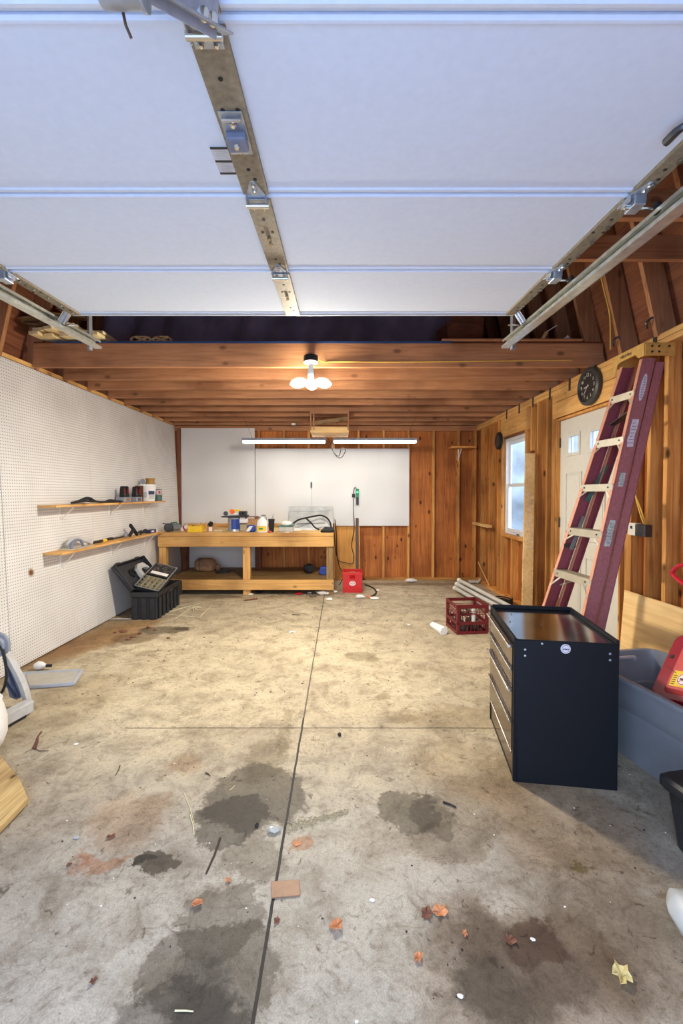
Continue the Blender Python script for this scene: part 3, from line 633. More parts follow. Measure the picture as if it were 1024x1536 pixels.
# hanging wooden rack
tl, br = AY(465, 617, 5.82), AY(523, 649, 5.82)
hr = thing('hanging_rack', 'small open wooden rack hanging from the ceiling joists', 'rack', ((tl.x+br.x)/2, 6.0, br.z))
B(tl.x, br.x, 5.8, 5.835, br.z+.0, br.z+.075).build('front_board', 'pale_x', hr, bevel=.003)
B(tl.x+.002, br.x-.002, 5.836, 6.3, br.z, br.z+.016).build('bottom_board', 'pale_x', hr, bevel=.002)
for x in (tl.x+.009, tl.x+.05, br.x-.009):
    B(x-.007, x+.007, 5.79, 5.80, br.z+.03, JZ-.001).build('hanger_strap', 'joist_z', hr)
for x in (tl.x+.009, br.x-.009): B(x-.007, x+.007, 6.301, 6.312, br.z+.0, JZ-.001).build('hanger_strap', 'joist_z', hr)
B(tl.x, br.x, 5.801, 5.82, JZ-.05, JZ-.001).build('top_rail', 'joist_x', hr)
MB().bar((tl.x+.02, 5.9, br.z+.13), (br.x-.02, 5.9, br.z+.20), .02, .05, (0, 1, 0)).build('slanted_board', 'grey_x', hr)
sd = AY(440, 643.5, 6.9); tag(MB().lathe([(0, 0), (.03, 0), (.035, .01), (.035, .025), (0, .03)], (sd.x, 6.9, JZ-.03), seg=16).build('lampholder', 'white_plastic', smooth=True), 'small white round fitting under a rear joist left of the wooden rack', 'fitting')
# ================================================================= LOFT ITEMS
rn = random.Random(3)
for i in range(16):
    row, c_ = divmod(i, 6)
    x = -2.62+.10*c_+rn.uniform(-.02, .02); z = 2.75+.034*row+rn.uniform(0, .006); y0 = 3.74+rn.uniform(-.05, .06)+.02*row
    k = MB().prism([(0, 0, 0), (.085, 0, 0), (.07, .6, 0), (.01, .6, 0)], (0, 0, .026)).xf(Matrix.Translation((x, y0, z)) @ Matrix.Rotation(R(-6+rn.uniform(-6, 6)), 4, 'Z') @ Matrix.Rotation(R(rn.uniform(-3, 3)), 4, 'Y'))
    tag(k.build('wood_offcut', 'lath', bevel=.002), 'pale yellow flat wood offcut in the pile on the left loft edge', 'wood', 'pile of wood offcuts on the left loft edge')
for i, (pa, pb, pc, pd) in enumerate(((30, 480, 85, 476), (28, 485, 75, 492), (60, 470, 130, 478))):
    A, Bp = AY(pa, pb, 3.78+.05*i), AY(pc, pd, 3.85+.05*i)
    tag(MB().bar(A, Bp, .10, .016, (0, 1, 0)).build('wood_strip', 'grey_x', bevel=.002), ['flat grey-yellow board on top of the loft wood pile', 'lower flat board sticking out left of the loft wood pile', 'longest flat board on top of the loft wood pile under the track'][i], 'board')
k = MB(); c = AY(228, 508, 3.9)
for s in (-1, 1):
    k.bar((c.x-.15, 3.9, 2.765+s*.022), (c.x-.02, 3.9, 2.765-s*.022+.0), .02, .013, (0, 1, 0)); k.bar((c.x+.02, 3.9, 2.765+s*.022), (c.x+.15, 3.9, 2.765-s*.022), .02, .013, (0, 1, 0))
    k.bar((c.x-.05, 3.9, 2.765+s*.026), (c.x+.05, 3.9, 2.765-s*.026), .02, .013, (0, 1, 0)); k.bar((c.x-.15, 3.9, 2.765+s*.026), (c.x-.05, 3.9, 2.765+s*.026), .02, .012, (0, 1, 0)); k.bar((c.x+.06, 3.9, 2.765+s*.026), (c.x+.14, 3.9, 2.765+s*.026), .02, .012, (0, 1, 0))
k.bar((c.x-.16, 3.9, 2.79), (c.x-.19, 3.9, 2.765), .02, .012, (0, 1, 0)).bar((c.x-.19, 3.9, 2.765), (c.x-.16, 3.9, 2.742), .02, .012, (0, 1, 0)).bar((c.x+.14, 3.9, 2.79), (c.x+.18, 3.9, 2.76), .02, .012, (0, 1, 0)).bar((c.x+.18, 3.9, 2.76), (c.x+.15, 3.9, 2.742), .02, .012, (0, 1, 0))
tag(k.build('wooden_bracket', 'pale_x', bevel=.003), 'small lattice-shaped tan wooden piece on the loft edge', 'wood')
A, Bp = AY(662, 513, 3.86), AY(873, 513, 3.86)
tag(B(A.x, Bp.x, 3.84, 3.98, 2.738, 2.756).build('loft_board', 'joist_x', bevel=.003), 'thin brown board lying on the front joist at the right', 'board')
for i, (a1, a2, lab) in enumerate((((812, 512), (820, 497), 'short pale wood scrap standing on the right loft board'), ((819, 498), (835, 488), 'thin white stick poking up from the right loft board'), ((845, 512), (852, 505), 'small pale paper scrap on the right loft board'))):
    tag(MB().bar(AY(*a1, 3.9), AY(*a2, 3.9), [.03, .006, .03][i], .006 if i != 2 else .02, (1, 0, .3)).build('wood_scrap', 'paper' if i else 'pale_z'), lab, 'scrap')
k = MB().box(.0, .36, 0, .25, 0, .26).xf(Matrix.Translation((.98, 4.1, 2.738)) @ Matrix.Rotation(R(12), 4, 'Z'))
k.prism([(1.0, 4.08, 2.99), (1.33, 4.15, 2.99), (1.28, 4.0, 3.07), (.98, 3.93, 3.05)], (0, 0, .004))
tag(k.build('cardboard_box', 'dark_x'), 'brown open cardboard box on the loft right of the dark sheet', 'box')
# ================================================================= BACK WALL ITEMS
P0, P1 = AY(676, 672, 6.98), AY(708, 672, 6.98)
sh = thing('wall_shelf', 'tiny wooden shelf high on the back wall near the right corner', 'shelf', (P0.x, 7.0, P0.z))
B(P0.x, P1.x+.06, 6.95, YB-.001, P0.z, P0.z+.03).build('board', 'stud_x', sh, bevel=.003)
MB().box(1.885, 1.9, YB-.006, YB-.001, P0.z-.19, P0.z-.001).bar((1.8925, YB-.01, P0.z-.17), (1.8925, 6.98, P0.z-.01), .01, .012).build('bracket', 'white_paint', sh, label='white metal bracket')
P0 = AY(466.7, 723, YB-.02); P1 = AY(467, 766, YB-.02)
rl = thing('spatula', 'thin pale rod with a dark grip hanging on the back pegboard', 'tool', (P0.x, YB-.03, P1.z-.08))
B(P0.x-.007, P0.x+.007, YB-.022, YB-.017, P1.z-.08, P0.z-.09).build('rod', 'light_grey', rl); B(P0.x-.012, P0.x+.012, YB-.028, YB-.015, P0.z-.1, P0.z).build('grip', 'black_plastic', rl, bevel=.004)
A, Bp = AY(533.5, 733, YB-.03), AY(538, 757.5, YB-.03)
ch = thing('tool_charger', 'green and black slim charger with a lit green lamp on the pegboard', 'charger', (A.x+.024, YB-.04, Bp.z))
B(A.x, Bp.x, YB-.045, YB-.015, A.z-.14, A.z).build('housing', 'green', ch, bevel=.006); B(A.x+.004, Bp.x-.002, YB-.04, YB-.015, Bp.z, A.z-.141).build('lower_body', 'black_plastic', ch, bevel=.005)
B(A.x+.01, Bp.x-.01, YB-.048, YB-.0455, A.z-.065, A.z-.045).build('indicator', 'led_green', ch)
Q = AY(530, 743.5, YB-.03)
cd = thing('power_cord', 'black power cord running from the charger down the back wall', 'cord', (Q.x, YB-.03, 0))
B(Q.x-.025, Q.x+.025, YB-.045, YB-.015, Q.z-.03, Q.z+.03).build('plug', 'cable_black', cd, bevel=.006)
pts = [AY(534.5, 735, YB-.035), AY(533, 731, YB-.035), AY(531, 733, YB-.03), AY(530, 740, YB-.03)]
MB().tube(spline(pts, 5), .006, 6).build('cord_loop', 'cable_black', cd, smooth=True)
pts = [AY(x, y, YB-.03) for x, y in ((530, 748), (530, 765), (531, 785), (530, 800), (527, 818), (530, 832), (530, 842), (527, 846), (518, 844), (508, 841), (504, 830))]+[AY(502, 815, 6.9), AY(501, 800, 6.5), AY(500, 785, 6.3)]
MB().tube(spline(pts, 5), .006, 6).build('cord', 'cable_black', cd, smooth=True)
pts = [AY(502, 779, 6.9), AY(504, 800, 6.95), AY(505, 830, 7.0), AY(509, 850, 7.0), AY(516, 862, 6.9)]+[F(508, 878), F(504, 880)]
tag(MB().tube(spline(pts, 5), .007, 6).build('extension_cord', 'cable_black', smooth=True), 'black cord hanging off the right end of the workbench to the floor', 'cord')
pts = [F(x, y, .012) for x, y in ((548, 877), (556, 880), (562, 884), (564, 889), (560, 893), (556, 895))]
tag(MB().tube(spline(pts, 5), .011, 6).build('extension_cord', 'cable_black', smooth=True), 'black cord curling over the floor right of the bright red crate', 'cord')
px = AY(535.5, 777, 6.62)
tag(MB().bar((px.x, 6.62, px.z), (px.x, 6.56, .015), .045, .045).build('metal_post', 'rust_metal', bevel=.003), 'dark brown square post standing in the bright red crate', 'post')
# bright red crate
rc = thing('plastic_crate', 'bright red plastic crate with a round white emblem by the workbench', 'crate', (.16, 6.55, 0), 0)
C0 = F(514, 889); X0, X1 = C0.x, C0.x+.275; Y0_, Y1_ = C0.y, C0.y+.30; HZ = .29
def wallbox(x0, x1, y0, y1, z0, z1, t): return MB().box(x0, x1, y0, y0+t, z0, z1).box(x0, x1, y1-t, y1, z0, z1).box(x0, x0+t, y0+t, y1-t, z0, z1).box(x1-t, x1, y0+t, y1-t, z0, z1)
k = wallbox(X0, X1, Y0_, Y1_, .0, .2, .012); k.box(X0+.012, X1-.012, Y0_+.012, Y1_-.012, 0, .01)
k.box(X0, X0+.10, Y0_, Y0_+.012, .2, .25).box(X1-.10, X1, Y0_, Y0_+.012, .2, .25).box(X0, X0+.10, Y1_-.012, Y1_, .2, .25).box(X1-.10, X1, Y1_-.012, Y1_, .2, .25)
k.box(X0, X0+.012, Y0_+.012, Y1_-.012, .2, .25).box(X1-.012, X1, Y0_+.012, Y1_-.012, .2, .25)
k.build('crate_body', 'red_plastic', rc, bevel=.002)
wallbox(X0-.006, X1+.006, Y0_-.006, Y1_+.006, .25, HZ, .018).build('rim', 'red_plastic', rc, bevel=.003)
k = MB()
for z in (.02, .075, .19): k.box(X0-.004, X1+.004, Y0_-.005, Y0_-.001, z, z+.008)
for i in range(5): x = X0+.02+i*.058; k.bar((x-.02, Y0_-.003, .025), (x+.0, Y0_-.003, .07), .006, .004, (1, 0, 0)).bar((x+.0, Y0_-.003, .07), (x+.02, Y0_-.003, .025), .006, .004, (1, 0, 0))
k.build('rib', 'red_plastic', rc)
em = (X0+X1)/2
k = MB(); M = Matrix.Translation((em, Y0_-.004, .133)) @ Matrix.Rotation(pi/2, 4, 'X')
ring = lambda r0, r1: [((r1*cos(a*pi/12)), r1*.72*sin(a*pi/12), 0) for a in range(24)]
vs = [(r*cos(a*pi/12), r*.75*sin(a*pi/12), z) for z in (0, .002) for r in (.034, .045) for a in range(24)]
fs = []
for a in range(24):
    n = (a+1) % 24; fs += [(a, n, 24+n, 24+a), (48+a, 72+a, 72+n, 48+n), (24+a, 24+n, 72+n, 72+a), (a, 48+a, 48+n, n)]
k.add(vs, fs); k.box(-.027, .027, -.016, .016, 0, .002); k.xf(M).build('emblem', 'white_plastic', rc, label='white oval emblem')
k = MB()
for x_, w_ in ((-.018, .006), (-.006, .006), (.006, .006), (.018, .006)): k.box(em+x_-w_/2, em+x_+w_/2, Y0_-.0075, Y0_-.006, .127, .139)
k.build('emblem_mark', 'red_plastic', rc)
# ================================================================= WORKBENCH
BX0, BX1, BY0, BY1, BT = -2.545, -.108, 6.08, YB-.02, .868
wbn = thing('workbench', 'long wooden workbench with a lower shelf along the back wall', 'workbench', ((BX0+BX1)/2, 6.6, 0))
B(BX0, BX1, BY0+.04, BY1, BT-.02, BT).build('bench_top', 'pale_x', wbn, bevel=.002)
B(BX0, BX1, BY0, BY0+.038, BT-.045, BT+.001).build('edge_strip', 'bench_x', wbn, bevel=.003)
B(BX0+.005, BX1-.0, BY0+.004, BY0+.042, BT-.19, BT-.048).build('front_rail', 'bench_x', wbn, bevel=.003)
B(BX0+.1, BX1-.1, BY1-.05, BY1-.012, BT-.16, BT-.021).build('back_rail', 'grey_x', wbn)
B(BX0, BX1, BY1-.011, BY1, BT, BT+.06).build('backsplash', 'bench_x', wbn, bevel=.002)
for x in (BX0+.002, -1.375, BX1-.102):
    mt = 'bench_z' if x < -.5 else 'grey_z'
    B(x, x+.1, BY0+.043, BY0+.133, 0, BT-.046).build('leg', mt, wbn, bevel=.004)
    B(x, x+.09, BY1-.15, BY1-.06, 0, BT-.021).build('leg', 'grey_z' if x > -.5 else 'dark_z', wbn, bevel=.004)
for x in (BX0+.03, BX1-.06): B(x, x+.035, BY0+.134, BY1-.151, BT-.14, BT-.021).build('side_rail', 'grey_y', wbn)
B(BX0+.105, BX1, BY0-.002, BY0+.04, .078, .217).build('shelf_rail', 'bench_x', wbn, bevel=.003)
sh = MB()
for a, b2 in ((BX0+.104, -1.377), (-1.273, BX1-.104)): sh.box(a, b2, BY0+.041, BY1-.01, .195, .213)
sh.box(-1.377, -1.273, BY0+.134, BY1-.151, .195, .213); sh.build('lower_shelf', 'grey_x', wbn)
# ---- things on the bench
Z = BT
def on(px, py, z=Z): return F(px, py, z)
yo = 6.32
c = AY(262, 798, yo); x = c.x
t = thing('angle_grinder', 'grey cast power tool lying at the left end of the workbench', 'tool', (x, yo, Z))
k = MB().lathe([(0, -.12), (.045, -.12), (.058, -.10), (.058, -.02), (.048, .0), (.05, .05), (.03, .10), (0, .11)], (x-.0, yo, Z+.062), 'x', seg=16).build('motor_body', 'tool_grey', t, smooth=True)
MB().lathe([(0, -.07), (.06, -.065), (.062, .0), (.055, .01), (0, .012)], (x-.06, yo-.03, Z+.063), 'y', seg=20).build('gear_head', 'steel_dark', t, smooth=True)
MB().tube([(x-.08, yo, Z+.10), (x-.18, yo+.02, Z+.115)], [.012, .009], 8).build('side_handle', 'tool_grey', t, smooth=True)
MB().tube([(x+.05, yo, Z+.1), (x+.02, yo, Z+.13), (x-.05, yo, Z+.125)], .012, 8).build('handle', 'teal', t, smooth=True)
c = AY(277, 798, yo); t = thing('plastic_cup', 'white printed cup lying on the bench beside the yellow bin', 'cup', (c.x, yo, Z))
k = MB().lathe([(0, -.05), (.032, -.05), (.042, .05), (.038, .05), (.03, -.04), (0, -.04)], (0, 0, 0), 'z', seg=20).xf(Matrix.Translation((c.x-.0, yo, Z+.048)) @ Matrix.Rotation(R(65), 4, 'Y')).build('cup_body', 'paper', t, smooth=True)
MB().lathe([(.0375, -.01), (.04, .012)], (0, 0, 0), 'z', seg=20).xf(Matrix.Translation((c.x-.0, yo, Z+.048)) @ Matrix.Rotation(R(65), 4, 'Y')).build('print_band', 'pinkred', k, smooth=True)
A, Bp = AY(281.5, 799, 6.2), AY(302, 789, 6.2)
t = thing('storage_bin', 'open yellow plastic parts bin on the workbench', 'bin', ((A.x+Bp.x)/2, 6.3, Z))
k = wallbox(A.x, Bp.x, 6.2, 6.42, Z, Z+.085, .006).box(A.x+.006, Bp.x-.006, 6.206, 6.414, Z, Z+.006).build('bin_body', 'yellow', t, bevel=.002)
m_ = (A.x+Bp.x)/2
tag(MB().lathe([(0, -.01), (.028, -.01), (.034, 0), (.028, .01), (0, .01)], (m_-.03, 6.22, Z+.065), 'y', seg=16).xf(Matrix.Identity(4)).build('tape_roll', 'junk', smooth=True), 'dark round roll in the yellow parts bin', 'roll')
tag(MB().bar((m_+.01, 6.27, Z+.07), (m_+.07, 6.26, Z+.13), .05, .003, (0, 1, 0)).build('paper_sheet', 'paper'), 'folded white paper sticking out of the yellow parts bin', 'paper')
A, Bp = AY(304, 798, 6.35), AY(312, 792, 6.35); tag(B(A.x, Bp.x, 6.3, 6.4, Z, Z+.04).build('wood_block', 'pale_x', bevel=.003), 'small pale wood block right of the yellow bin', 'block')
c = AY(316, 798, 6.3); t = thing('cardboard_box', 'torn-open cardboard carton with a dark tool in it on the bench', 'box', (c.x, 6.3, Z))
wallbox(c.x-.035, c.x+.035, 6.26, 6.33, Z, Z+.075, .004).build('carton', 'cardboard', t)
MB().prism([(c.x-.035, 6.258, Z+.075), (c.x-.035, 6.33, Z+.075), (c.x-.075, 6.33, Z+.14), (c.x-.075, 6.258, Z+.12)], (.003, 0, 0)).prism([(c.x+.035, 6.258, Z+.075), (c.x+.035, 6.33, Z+.075), (c.x+.07, 6.33, Z+.15), (c.x+.06, 6.258, Z+.11)], (-.003, 0, 0)).build('flap', 'cardboard', t)
B(c.x-.012, c.x+.03, 6.254, 6.259, Z+.01, Z+.07).build('white_panel', 'paper', t)
tag(MB().blob((c.x, 6.3, Z+.11), (.035, .03, .035), jit=.2, rnd=random.Random(2)).build('hand_tool', 'soft_black', smooth=True), 'black tool head poking from the torn cardboard carton', 'tool')
# paint can and stack
A, Bp = AY(341, 796, 6.35), AY(358.5, 775, 6.35); rcan = (Bp.x-A.x)/2; cx = (A.x+Bp.x)/2
t = thing('paint_can', 'silver paint can with a blue label on the workbench', 'can', (cx, 6.4, Z))
MB().lathe([(0, 0), (rcan, 0), (rcan*1.03, .004), (rcan, .01), (rcan, .185), (rcan*1.03, .19), (rcan*.95, .197), (rcan*.9, .19), (0, .19)], (cx, 6.4, Z), seg=28).build('can_body', 'galv', t, smooth=True)
MB().add([(cx+rcan*1.012*sin(a), 6.4-rcan*1.012*cos(a), Z+h) for h in (.03, .175) for a in [R(-15+i*8) for i in range(12)]], [(i, i+1, 13+i, 12+i) for i in range(11)]).build('label', 'blue_label', t, smooth=True)
A, Bp = AY(359.5, 796, 6.38), AY(369, 782, 6.38)
t = thing('glass_jar', 'squat tan jar with a dark lid beside the blue-labelled can', 'jar', ((A.x+Bp.x)/2, 6.42, Z)); w_ = (Bp.x-A.x)/2
MB().box(A.x, Bp.x, 6.38, 6.46, Z, Z+.1).build('jar_body', 'tan', t, bevel=.012, seg=3); B(A.x+.003, Bp.x-.003, 6.383, 6.457, Z+.101, Z+.118).build('lid', 'junk', t, bevel=.003)
tag(B(A.x-.002, Bp.x+.012, 6.37, 6.47, Z+.119, Z+.18).build('small_box', 'white_plastic', bevel=.004), 'small white box sitting on the squat tan jar', 'box')
A, Bp = AY(368, 796, 6.55), AY(384, 775, 6.55)
t = thing('cardboard_box', 'brown cardboard box with a black-and-white stripe behind the blue pack', 'box', ((A.x+Bp.x)/2, 6.6, Z))
B(A.x, Bp.x, 6.55, 6.72, Z, Z+.17).build('carton', 'cardboard', t, bevel=.003); B(A.x-.004, Bp.x+.01, 6.54, 6.73, Z+.171, Z+.2).build('lid', 'dark_x', t, bevel=.002); B(A.x+.03, Bp.x-.02, 6.535, 6.539, Z+.177, Z+.19).build('white_stripe', 'paper', t)
# tray with tools on top of the can
A, Bp = AY(331, 775, 6.35), AY(371, 775, 6.35); zt_ = Z+.2
t = thing('tool_tray', 'black tool tray resting on top of the paint can', 'tray', ((A.x+Bp.x)/2, 6.42, zt_))
MB().prism([(A.x+.02, 6.33, zt_), (Bp.x-.03, 6.33, zt_), (Bp.x, 6.33, zt_+.03), (A.x-.0, 6.33, zt_+.016)], (0, .17, 0)).build('tray_base', 'black_plastic', t, bevel=.003)
k = B(Bp.x-.13, Bp.x-.08, 6.36, 6.46, zt_+.031, zt_+.09).box(Bp.x-.07, Bp.x-.02, 6.36, 6.46, zt_+.031, zt_+.09).build('holder', 'black_plastic', t, bevel=.01)
tag(MB().lathe([(0, -.012), (.034, -.012), (.036, 0), (.034, .012), (0, .012)], (A.x+.165, 6.35, zt_+.085), 'y', seg=24).build('sanding_disc', 'orange', smooth=True), 'round orange disc standing on the black tray over the paint can', 'disc')
tag(MB().bar((A.x+.12, 6.41, zt_+.04), (A.x+.24, 6.4, zt_+.045), .05, .03, (0, 1, 0)).build('putty_tube', 'white_plastic', bevel=.008), 'white tube lying in the black tray under the orange disc', 'tube')
tag(MB().tube([(A.x+.1, 6.44, zt_+.095), (A.x+.26, 6.43, zt_+.10)], .014, 8).build('screwdriver', 'yellow', smooth=True), 'yellow handle behind the round orange disc on the black tray', 'tool')
tag(MB().lathe([(0, -.02), (.032, -.02), (.034, 0), (.02, .03), (0, .03)], (A.x+.06, 6.4, zt_+.056), 'y', seg=14).build('small_motor', 'steel_dark', smooth=True), 'dark round tool part at the left of the black tray', 'tool')
c = AY(377, 798, 6.25); t = thing('wipes_pack', 'blue soft pack with a white label in front of the brown box', 'pack', (c.x, 6.25, Z))
MB().box(-.06, .06, -.04, .04, 0, .1).xf(Matrix.Translation((c.x, 6.25, Z))).build('pack_body', 'blue_label', t, bevel=.025, seg=3)
MB().prism([(c.x-.075, 6.203, Z+.01), (c.x-.02, 6.203, Z+.01), (c.x+.03, 6.203, Z+.085), (c.x-.02, 6.203, Z+.085)], (0, .003, 0)).build('label', 'paper', t)
c = AY(393, 798, 6.2); t = thing('spray_jug', 'white jug with a yellow label and grey trigger on the bench', 'jug', (c.x, 6.2, Z))
MB().lathe([(0, 0), (.07, 0), (.078, .01), (.078, .12), (.06, .17), (.03, .20), (.022, .21), (.022, .225), (0, .225)], (c.x, 6.2, Z), seg=24, sc=(1, .7)).build('jug_body', 'white_plastic', t, smooth=True)
MB().add([(c.x+.079*sin(a), 6.2-.0565*cos(a), Z+h) for h in (.02, .09) for a in [R(-50+i*10) for i in range(11)]], [(i, i+1, 12+i, 11+i) for i in range(10)]).build('label', 'yellow', t, smooth=True)
MB().add([(c.x+.0795*sin(a), 6.2-.057*cos(a), Z+h) for h in (.04, .065) for a in [R(-25+i*10) for i in range(5)]], [(i, i+1, 6+i, 5+i) for i in range(4)]).build('label_print', 'green', t, smooth=True)
k = MB().box(c.x-.01, c.x+.05, 6.185, 6.215, Z+.225, Z+.245).tube(spline([(c.x+.045, 6.2, Z+.23), (c.x+.062, 6.2, Z+.2), (c.x+.055, 6.2, Z+.165)], 4), .006, 6).tube([(c.x-.05, 6.2, Z+.17), (c.x-.045, 6.2, Z+.2), (c.x, 6.2, Z+.225)], .01, 8)
k.build('trigger', 'tool_grey', t, bevel=.003)
c = AY(407, 797, 6.25); t = thing('travel_cup', 'tall black tumbler with a straw on the bench right of the jug', 'cup', (c.x, 6.25, Z))
MB().lathe([(0, 0), (.03, 0), (.034, .01), (.045, .17), (.048, .175), (.048, .185), (0, .19)], (c.x, 6.25, Z), seg=20).build('cup_body', 'black_plastic', t, smooth=True); MB().tube([(c.x+.01, 6.25, Z+.188), (c.x+.03, 6.25, Z+.26)], .004, 6).build('straw', 'teal', t)
tag(MB().blob((c.x-.01, 6.16, Z+.013), (.03, .02, .013)).build('red_cap', 'pinkred', smooth=True), 'small red cap in front of the tall black tumbler', 'cap')
A, Bp = AY(417, 798, 6.25), AY(441, 789, 6.25)
t = thing('food_container', 'clear plastic container with a green lid on the workbench', 'container', ((A.x+Bp.x)/2, 6.3, Z)); cm = (A.x+Bp.x)/2
MB().box(A.x+.01, Bp.x-.02, 6.22, 6.38, Z, Z+.075).build('tub', 'clear', t, bevel=.01); MB().bar((A.x-.005, 6.3, Z+.08), (Bp.x-.005, 6.3, Z+.092), .18, .014, (0, 1, 0)).build('lid', 'teal', t, bevel=.004)
tag(MB().blob((cm, 6.3, Z+.115), (.085, .07, .04), jit=.12, rnd=random.Random(5)).build('rag', 'paper', smooth=True), 'crumpled white rag on the green container lid', 'rag')
# galvanised sheet leaning on the wall with the bent black handlebar in front
A, Bp = AY(433, 760, 6.98), AY(499, 760, 6.98)
t = thing('metal_sheet', 'galvanised sheet metal panel leaning on the pegboard behind the bench', 'panel', ((A.x+Bp.x)/2, 6.9, Z))
MB().prism([(A.x, 6.85, Z+.001), (Bp.x, 6.85, Z+.001), (Bp.x, 6.98, A.z), (A.x, 6.98, A.z)], (0, .004, 0)).build('sheet', 'galv_sheet', t)
MB().prism([(A.x, 6.945, A.z-.07), (Bp.x-.02, 6.95, A.z-.055), (Bp.x-.02, 6.952, A.z-.05), (A.x, 6.947, A.z-.063)], (0, .012, 0)).build('fold_line', 'galv', t)
t = thing('bent_tube_frame', 'black bent tubular handle frame lying in front of the metal sheet', 'frame', (-.6, 6.6, Z))
g = [AY(x_, y_, yy) for x_, y_, yy in ((440, 785, 6.5), (447, 780, 6.55), (458, 777, 6.62), (470, 774.5, 6.7), (481, 773, 6.75), (490, 777, 6.72), (495, 784, 6.65), (497, 792, 6.5))]
MB().tube(spline(g, 5), .013, 10).build('main_tube', 'soft_black', t, smooth=True)
g = [AY(x_, y_, yy) for x_, y_, yy in ((459, 777.5, 6.62), (466, 784, 6.6), (472, 791, 6.5), (478, 794, 6.4))]
MB().tube(spline(g, 5), .012, 10).build('brace_tube', 'soft_black', t, smooth=True)
MB().tube([AY(445, 786, 6.6), AY(487, 784.5, 6.7)], .006, 8).build('cross_rod', 'steel_dark', t, smooth=True)
MB().prism([on(437, 796), on(476, 796), on(474, 788), on(440, 788)], (0, 0, .012)).build('foot_plate', 'white_paint', t)
c = AY(491, 796, 6.22); tag(MB().prism([(c.x-.1, 6.12, Z+.002), (c.x+.1, 6.14, Z+.002), (c.x+.09, 6.3, Z+.03), (c.x-.04, 6.32, Z+.05)], (0, 0, .03)).build('pouch', 'soft_black', bevel=.012), 'flat black pouch at the right end of the workbench', 'pouch')
tag(MB().bar(on(452, 796.5)+Vector((0, 0, .007)), on(480, 797)+Vector((0, 0, .007)), .04, .012, (0, 1, 0)).build('wood_strip', 'pale_x'), 'thin pale strip of wood at the front of the bench by the pouch', 'wood')
for i, (px_, py_, ln, an) in enumerate(((325, 796.5, .14, 8), (352, 797.5, .1, -14), (345, 793.5, .16, 3), (430, 799, .08, 30))):
    c = on(px_, py_); tag(MB().box(-ln/2, ln/2, -.02, .02, 0, .006).xf(Matrix.Translation(c+Vector((0, .03, .001))) @ Matrix.Rotation(R(an), 4, 'Z')).build('paper_scrap', 'paper'), ['flat white scrap on the bench beside the torn carton', 'small white scrap before the paint can', 'longer white strip left of the paint can', 'tiny white scrap before the clear container'][i], 'scrap')
# ---- under the bench
zs = .214
A, Bp = AY(293, 845, 6.75), AY(324, 845, 6.75)
t = thing('burlap_roll', 'brown rounded canvas bundle on the lower bench shelf', 'bundle', ((A.x+Bp.x)/2, 6.75, zs)); xm = (A.x+Bp.x)/2; rr_ = .105
L = (Bp.x-A.x)/2
MB().lathe([(0, -L), (rr_*.7, -L*.95), (rr_, -L*.7), (rr_*1.02, 0), (rr_, L*.6), (rr_*.7, L*.9), (.03, L), (0, L)], (xm, 6.75, zs+rr_), 'x', seg=22).build('bundle_body', 'burlap', t, smooth=True)
MB().lathe([(rr_*1.03, -.01), (rr_*1.05, 0), (rr_*1.03, .01), (rr_, 0)], (A.x+.09, 6.75, zs+rr_), 'x', seg=22).build('strap', 'junk', t, smooth=True)
MB().blob((Bp.x+.03, 6.75, zs+.07), (.05, .04, .05)).build('neck', 'burlap', t, smooth=True)
pts = [(Bp.x+.05, 6.74, zs+.05), (Bp.x+.12, 6.72, zs+.03), (Bp.x+.2, 6.74, zs+.02), (Bp.x+.23, 6.66, zs+.012), (Bp.x+.12, 6.6, zs+.012), (Bp.x+.03, 6.62, zs+.012), (Bp.x+.1, 6.69, zs+.013), (Bp.x+.28, 6.8, zs+.013)]
tag(MB().tube(spline(pts, 6), .010, 8).build('hose', 'cable_black', smooth=True), 'black hose curled beside the canvas bundle under the bench', 'hose')
c = AY(463, 857, 6.6); tag(MB().blob((c.x, 6.6, zs+.072), (.085, .07, .07), jit=.14, rnd=random.Random(8)).build('plastic_bag', 'soft_black', smooth=True), 'crumpled black bag on the lower bench shelf', 'bag')
c = AY(484, 857, 6.5); t = thing('dustpan', 'blue plastic scoop lying on the lower shelf by the right leg', 'scoop', (c.x, 6.5, zs))
MB().prism([(c.x-.06, 6.46, zs+.04), (c.x-.02, 6.46, zs+.002), (c.x+.07, 6.46, zs+.002), (c.x+.07, 6.46, zs+.11), (c.x-.03, 6.46, zs+.12)], (0, .14, 0)).build('scoop', 'blue_label', t, bevel=.01)
# ================================================================= LEFT WALL SHELVES
def lean_x(z, d=0.0): return xl(z)+d
t = thing('wall_shelf', 'upper narrow wooden shelf on the left pegboards', 'shelf', (-2.6, 5, 1.3)); xw = xl(1.31)
B(xw+.004, xw+.17, 3.82, 6.2, 1.292, 1.312).build('shelf_board', 'bench_y', t, bevel=.002)
for y in (4.12, 5.0, 5.85): MB().box(xw+.003, xw+.01, y-.01, y+.01, 1.15, 1.29).bar((xw+.02, y, 1.17), (xw+.14, y, 1.285), .016, .004, (0, 1, 0)).box(xw+.004, xw+.15, y-.01, y+.01, 1.286, 1.291).build('bracket', 'white_paint', t)
t = thing('wall_shelf', 'lower narrow wooden shelf on the left pegboards reaching the workbench', 'shelf', (-2.6, 5, .88)); xw2 = xl(.88)
B(xw2+.004, xw2+.175, 3.86, 6.06, .872, .892).build('shelf_board', 'bench_y', t, bevel=.002)
for y in (4.1, 5.0, 5.85): MB().box(xw2+.003, xw2+.01, y-.01, y+.01, .70, .871).bar((xw2+.02, y, .72), (xw2+.14, y, .865), .016, .004, (0, 1, 0)).box(xw2+.004, xw2+.15, y-.01, y+.01, .866, .871).build('bracket', 'white_paint', t)
U = 1.312; xc = xw+.09
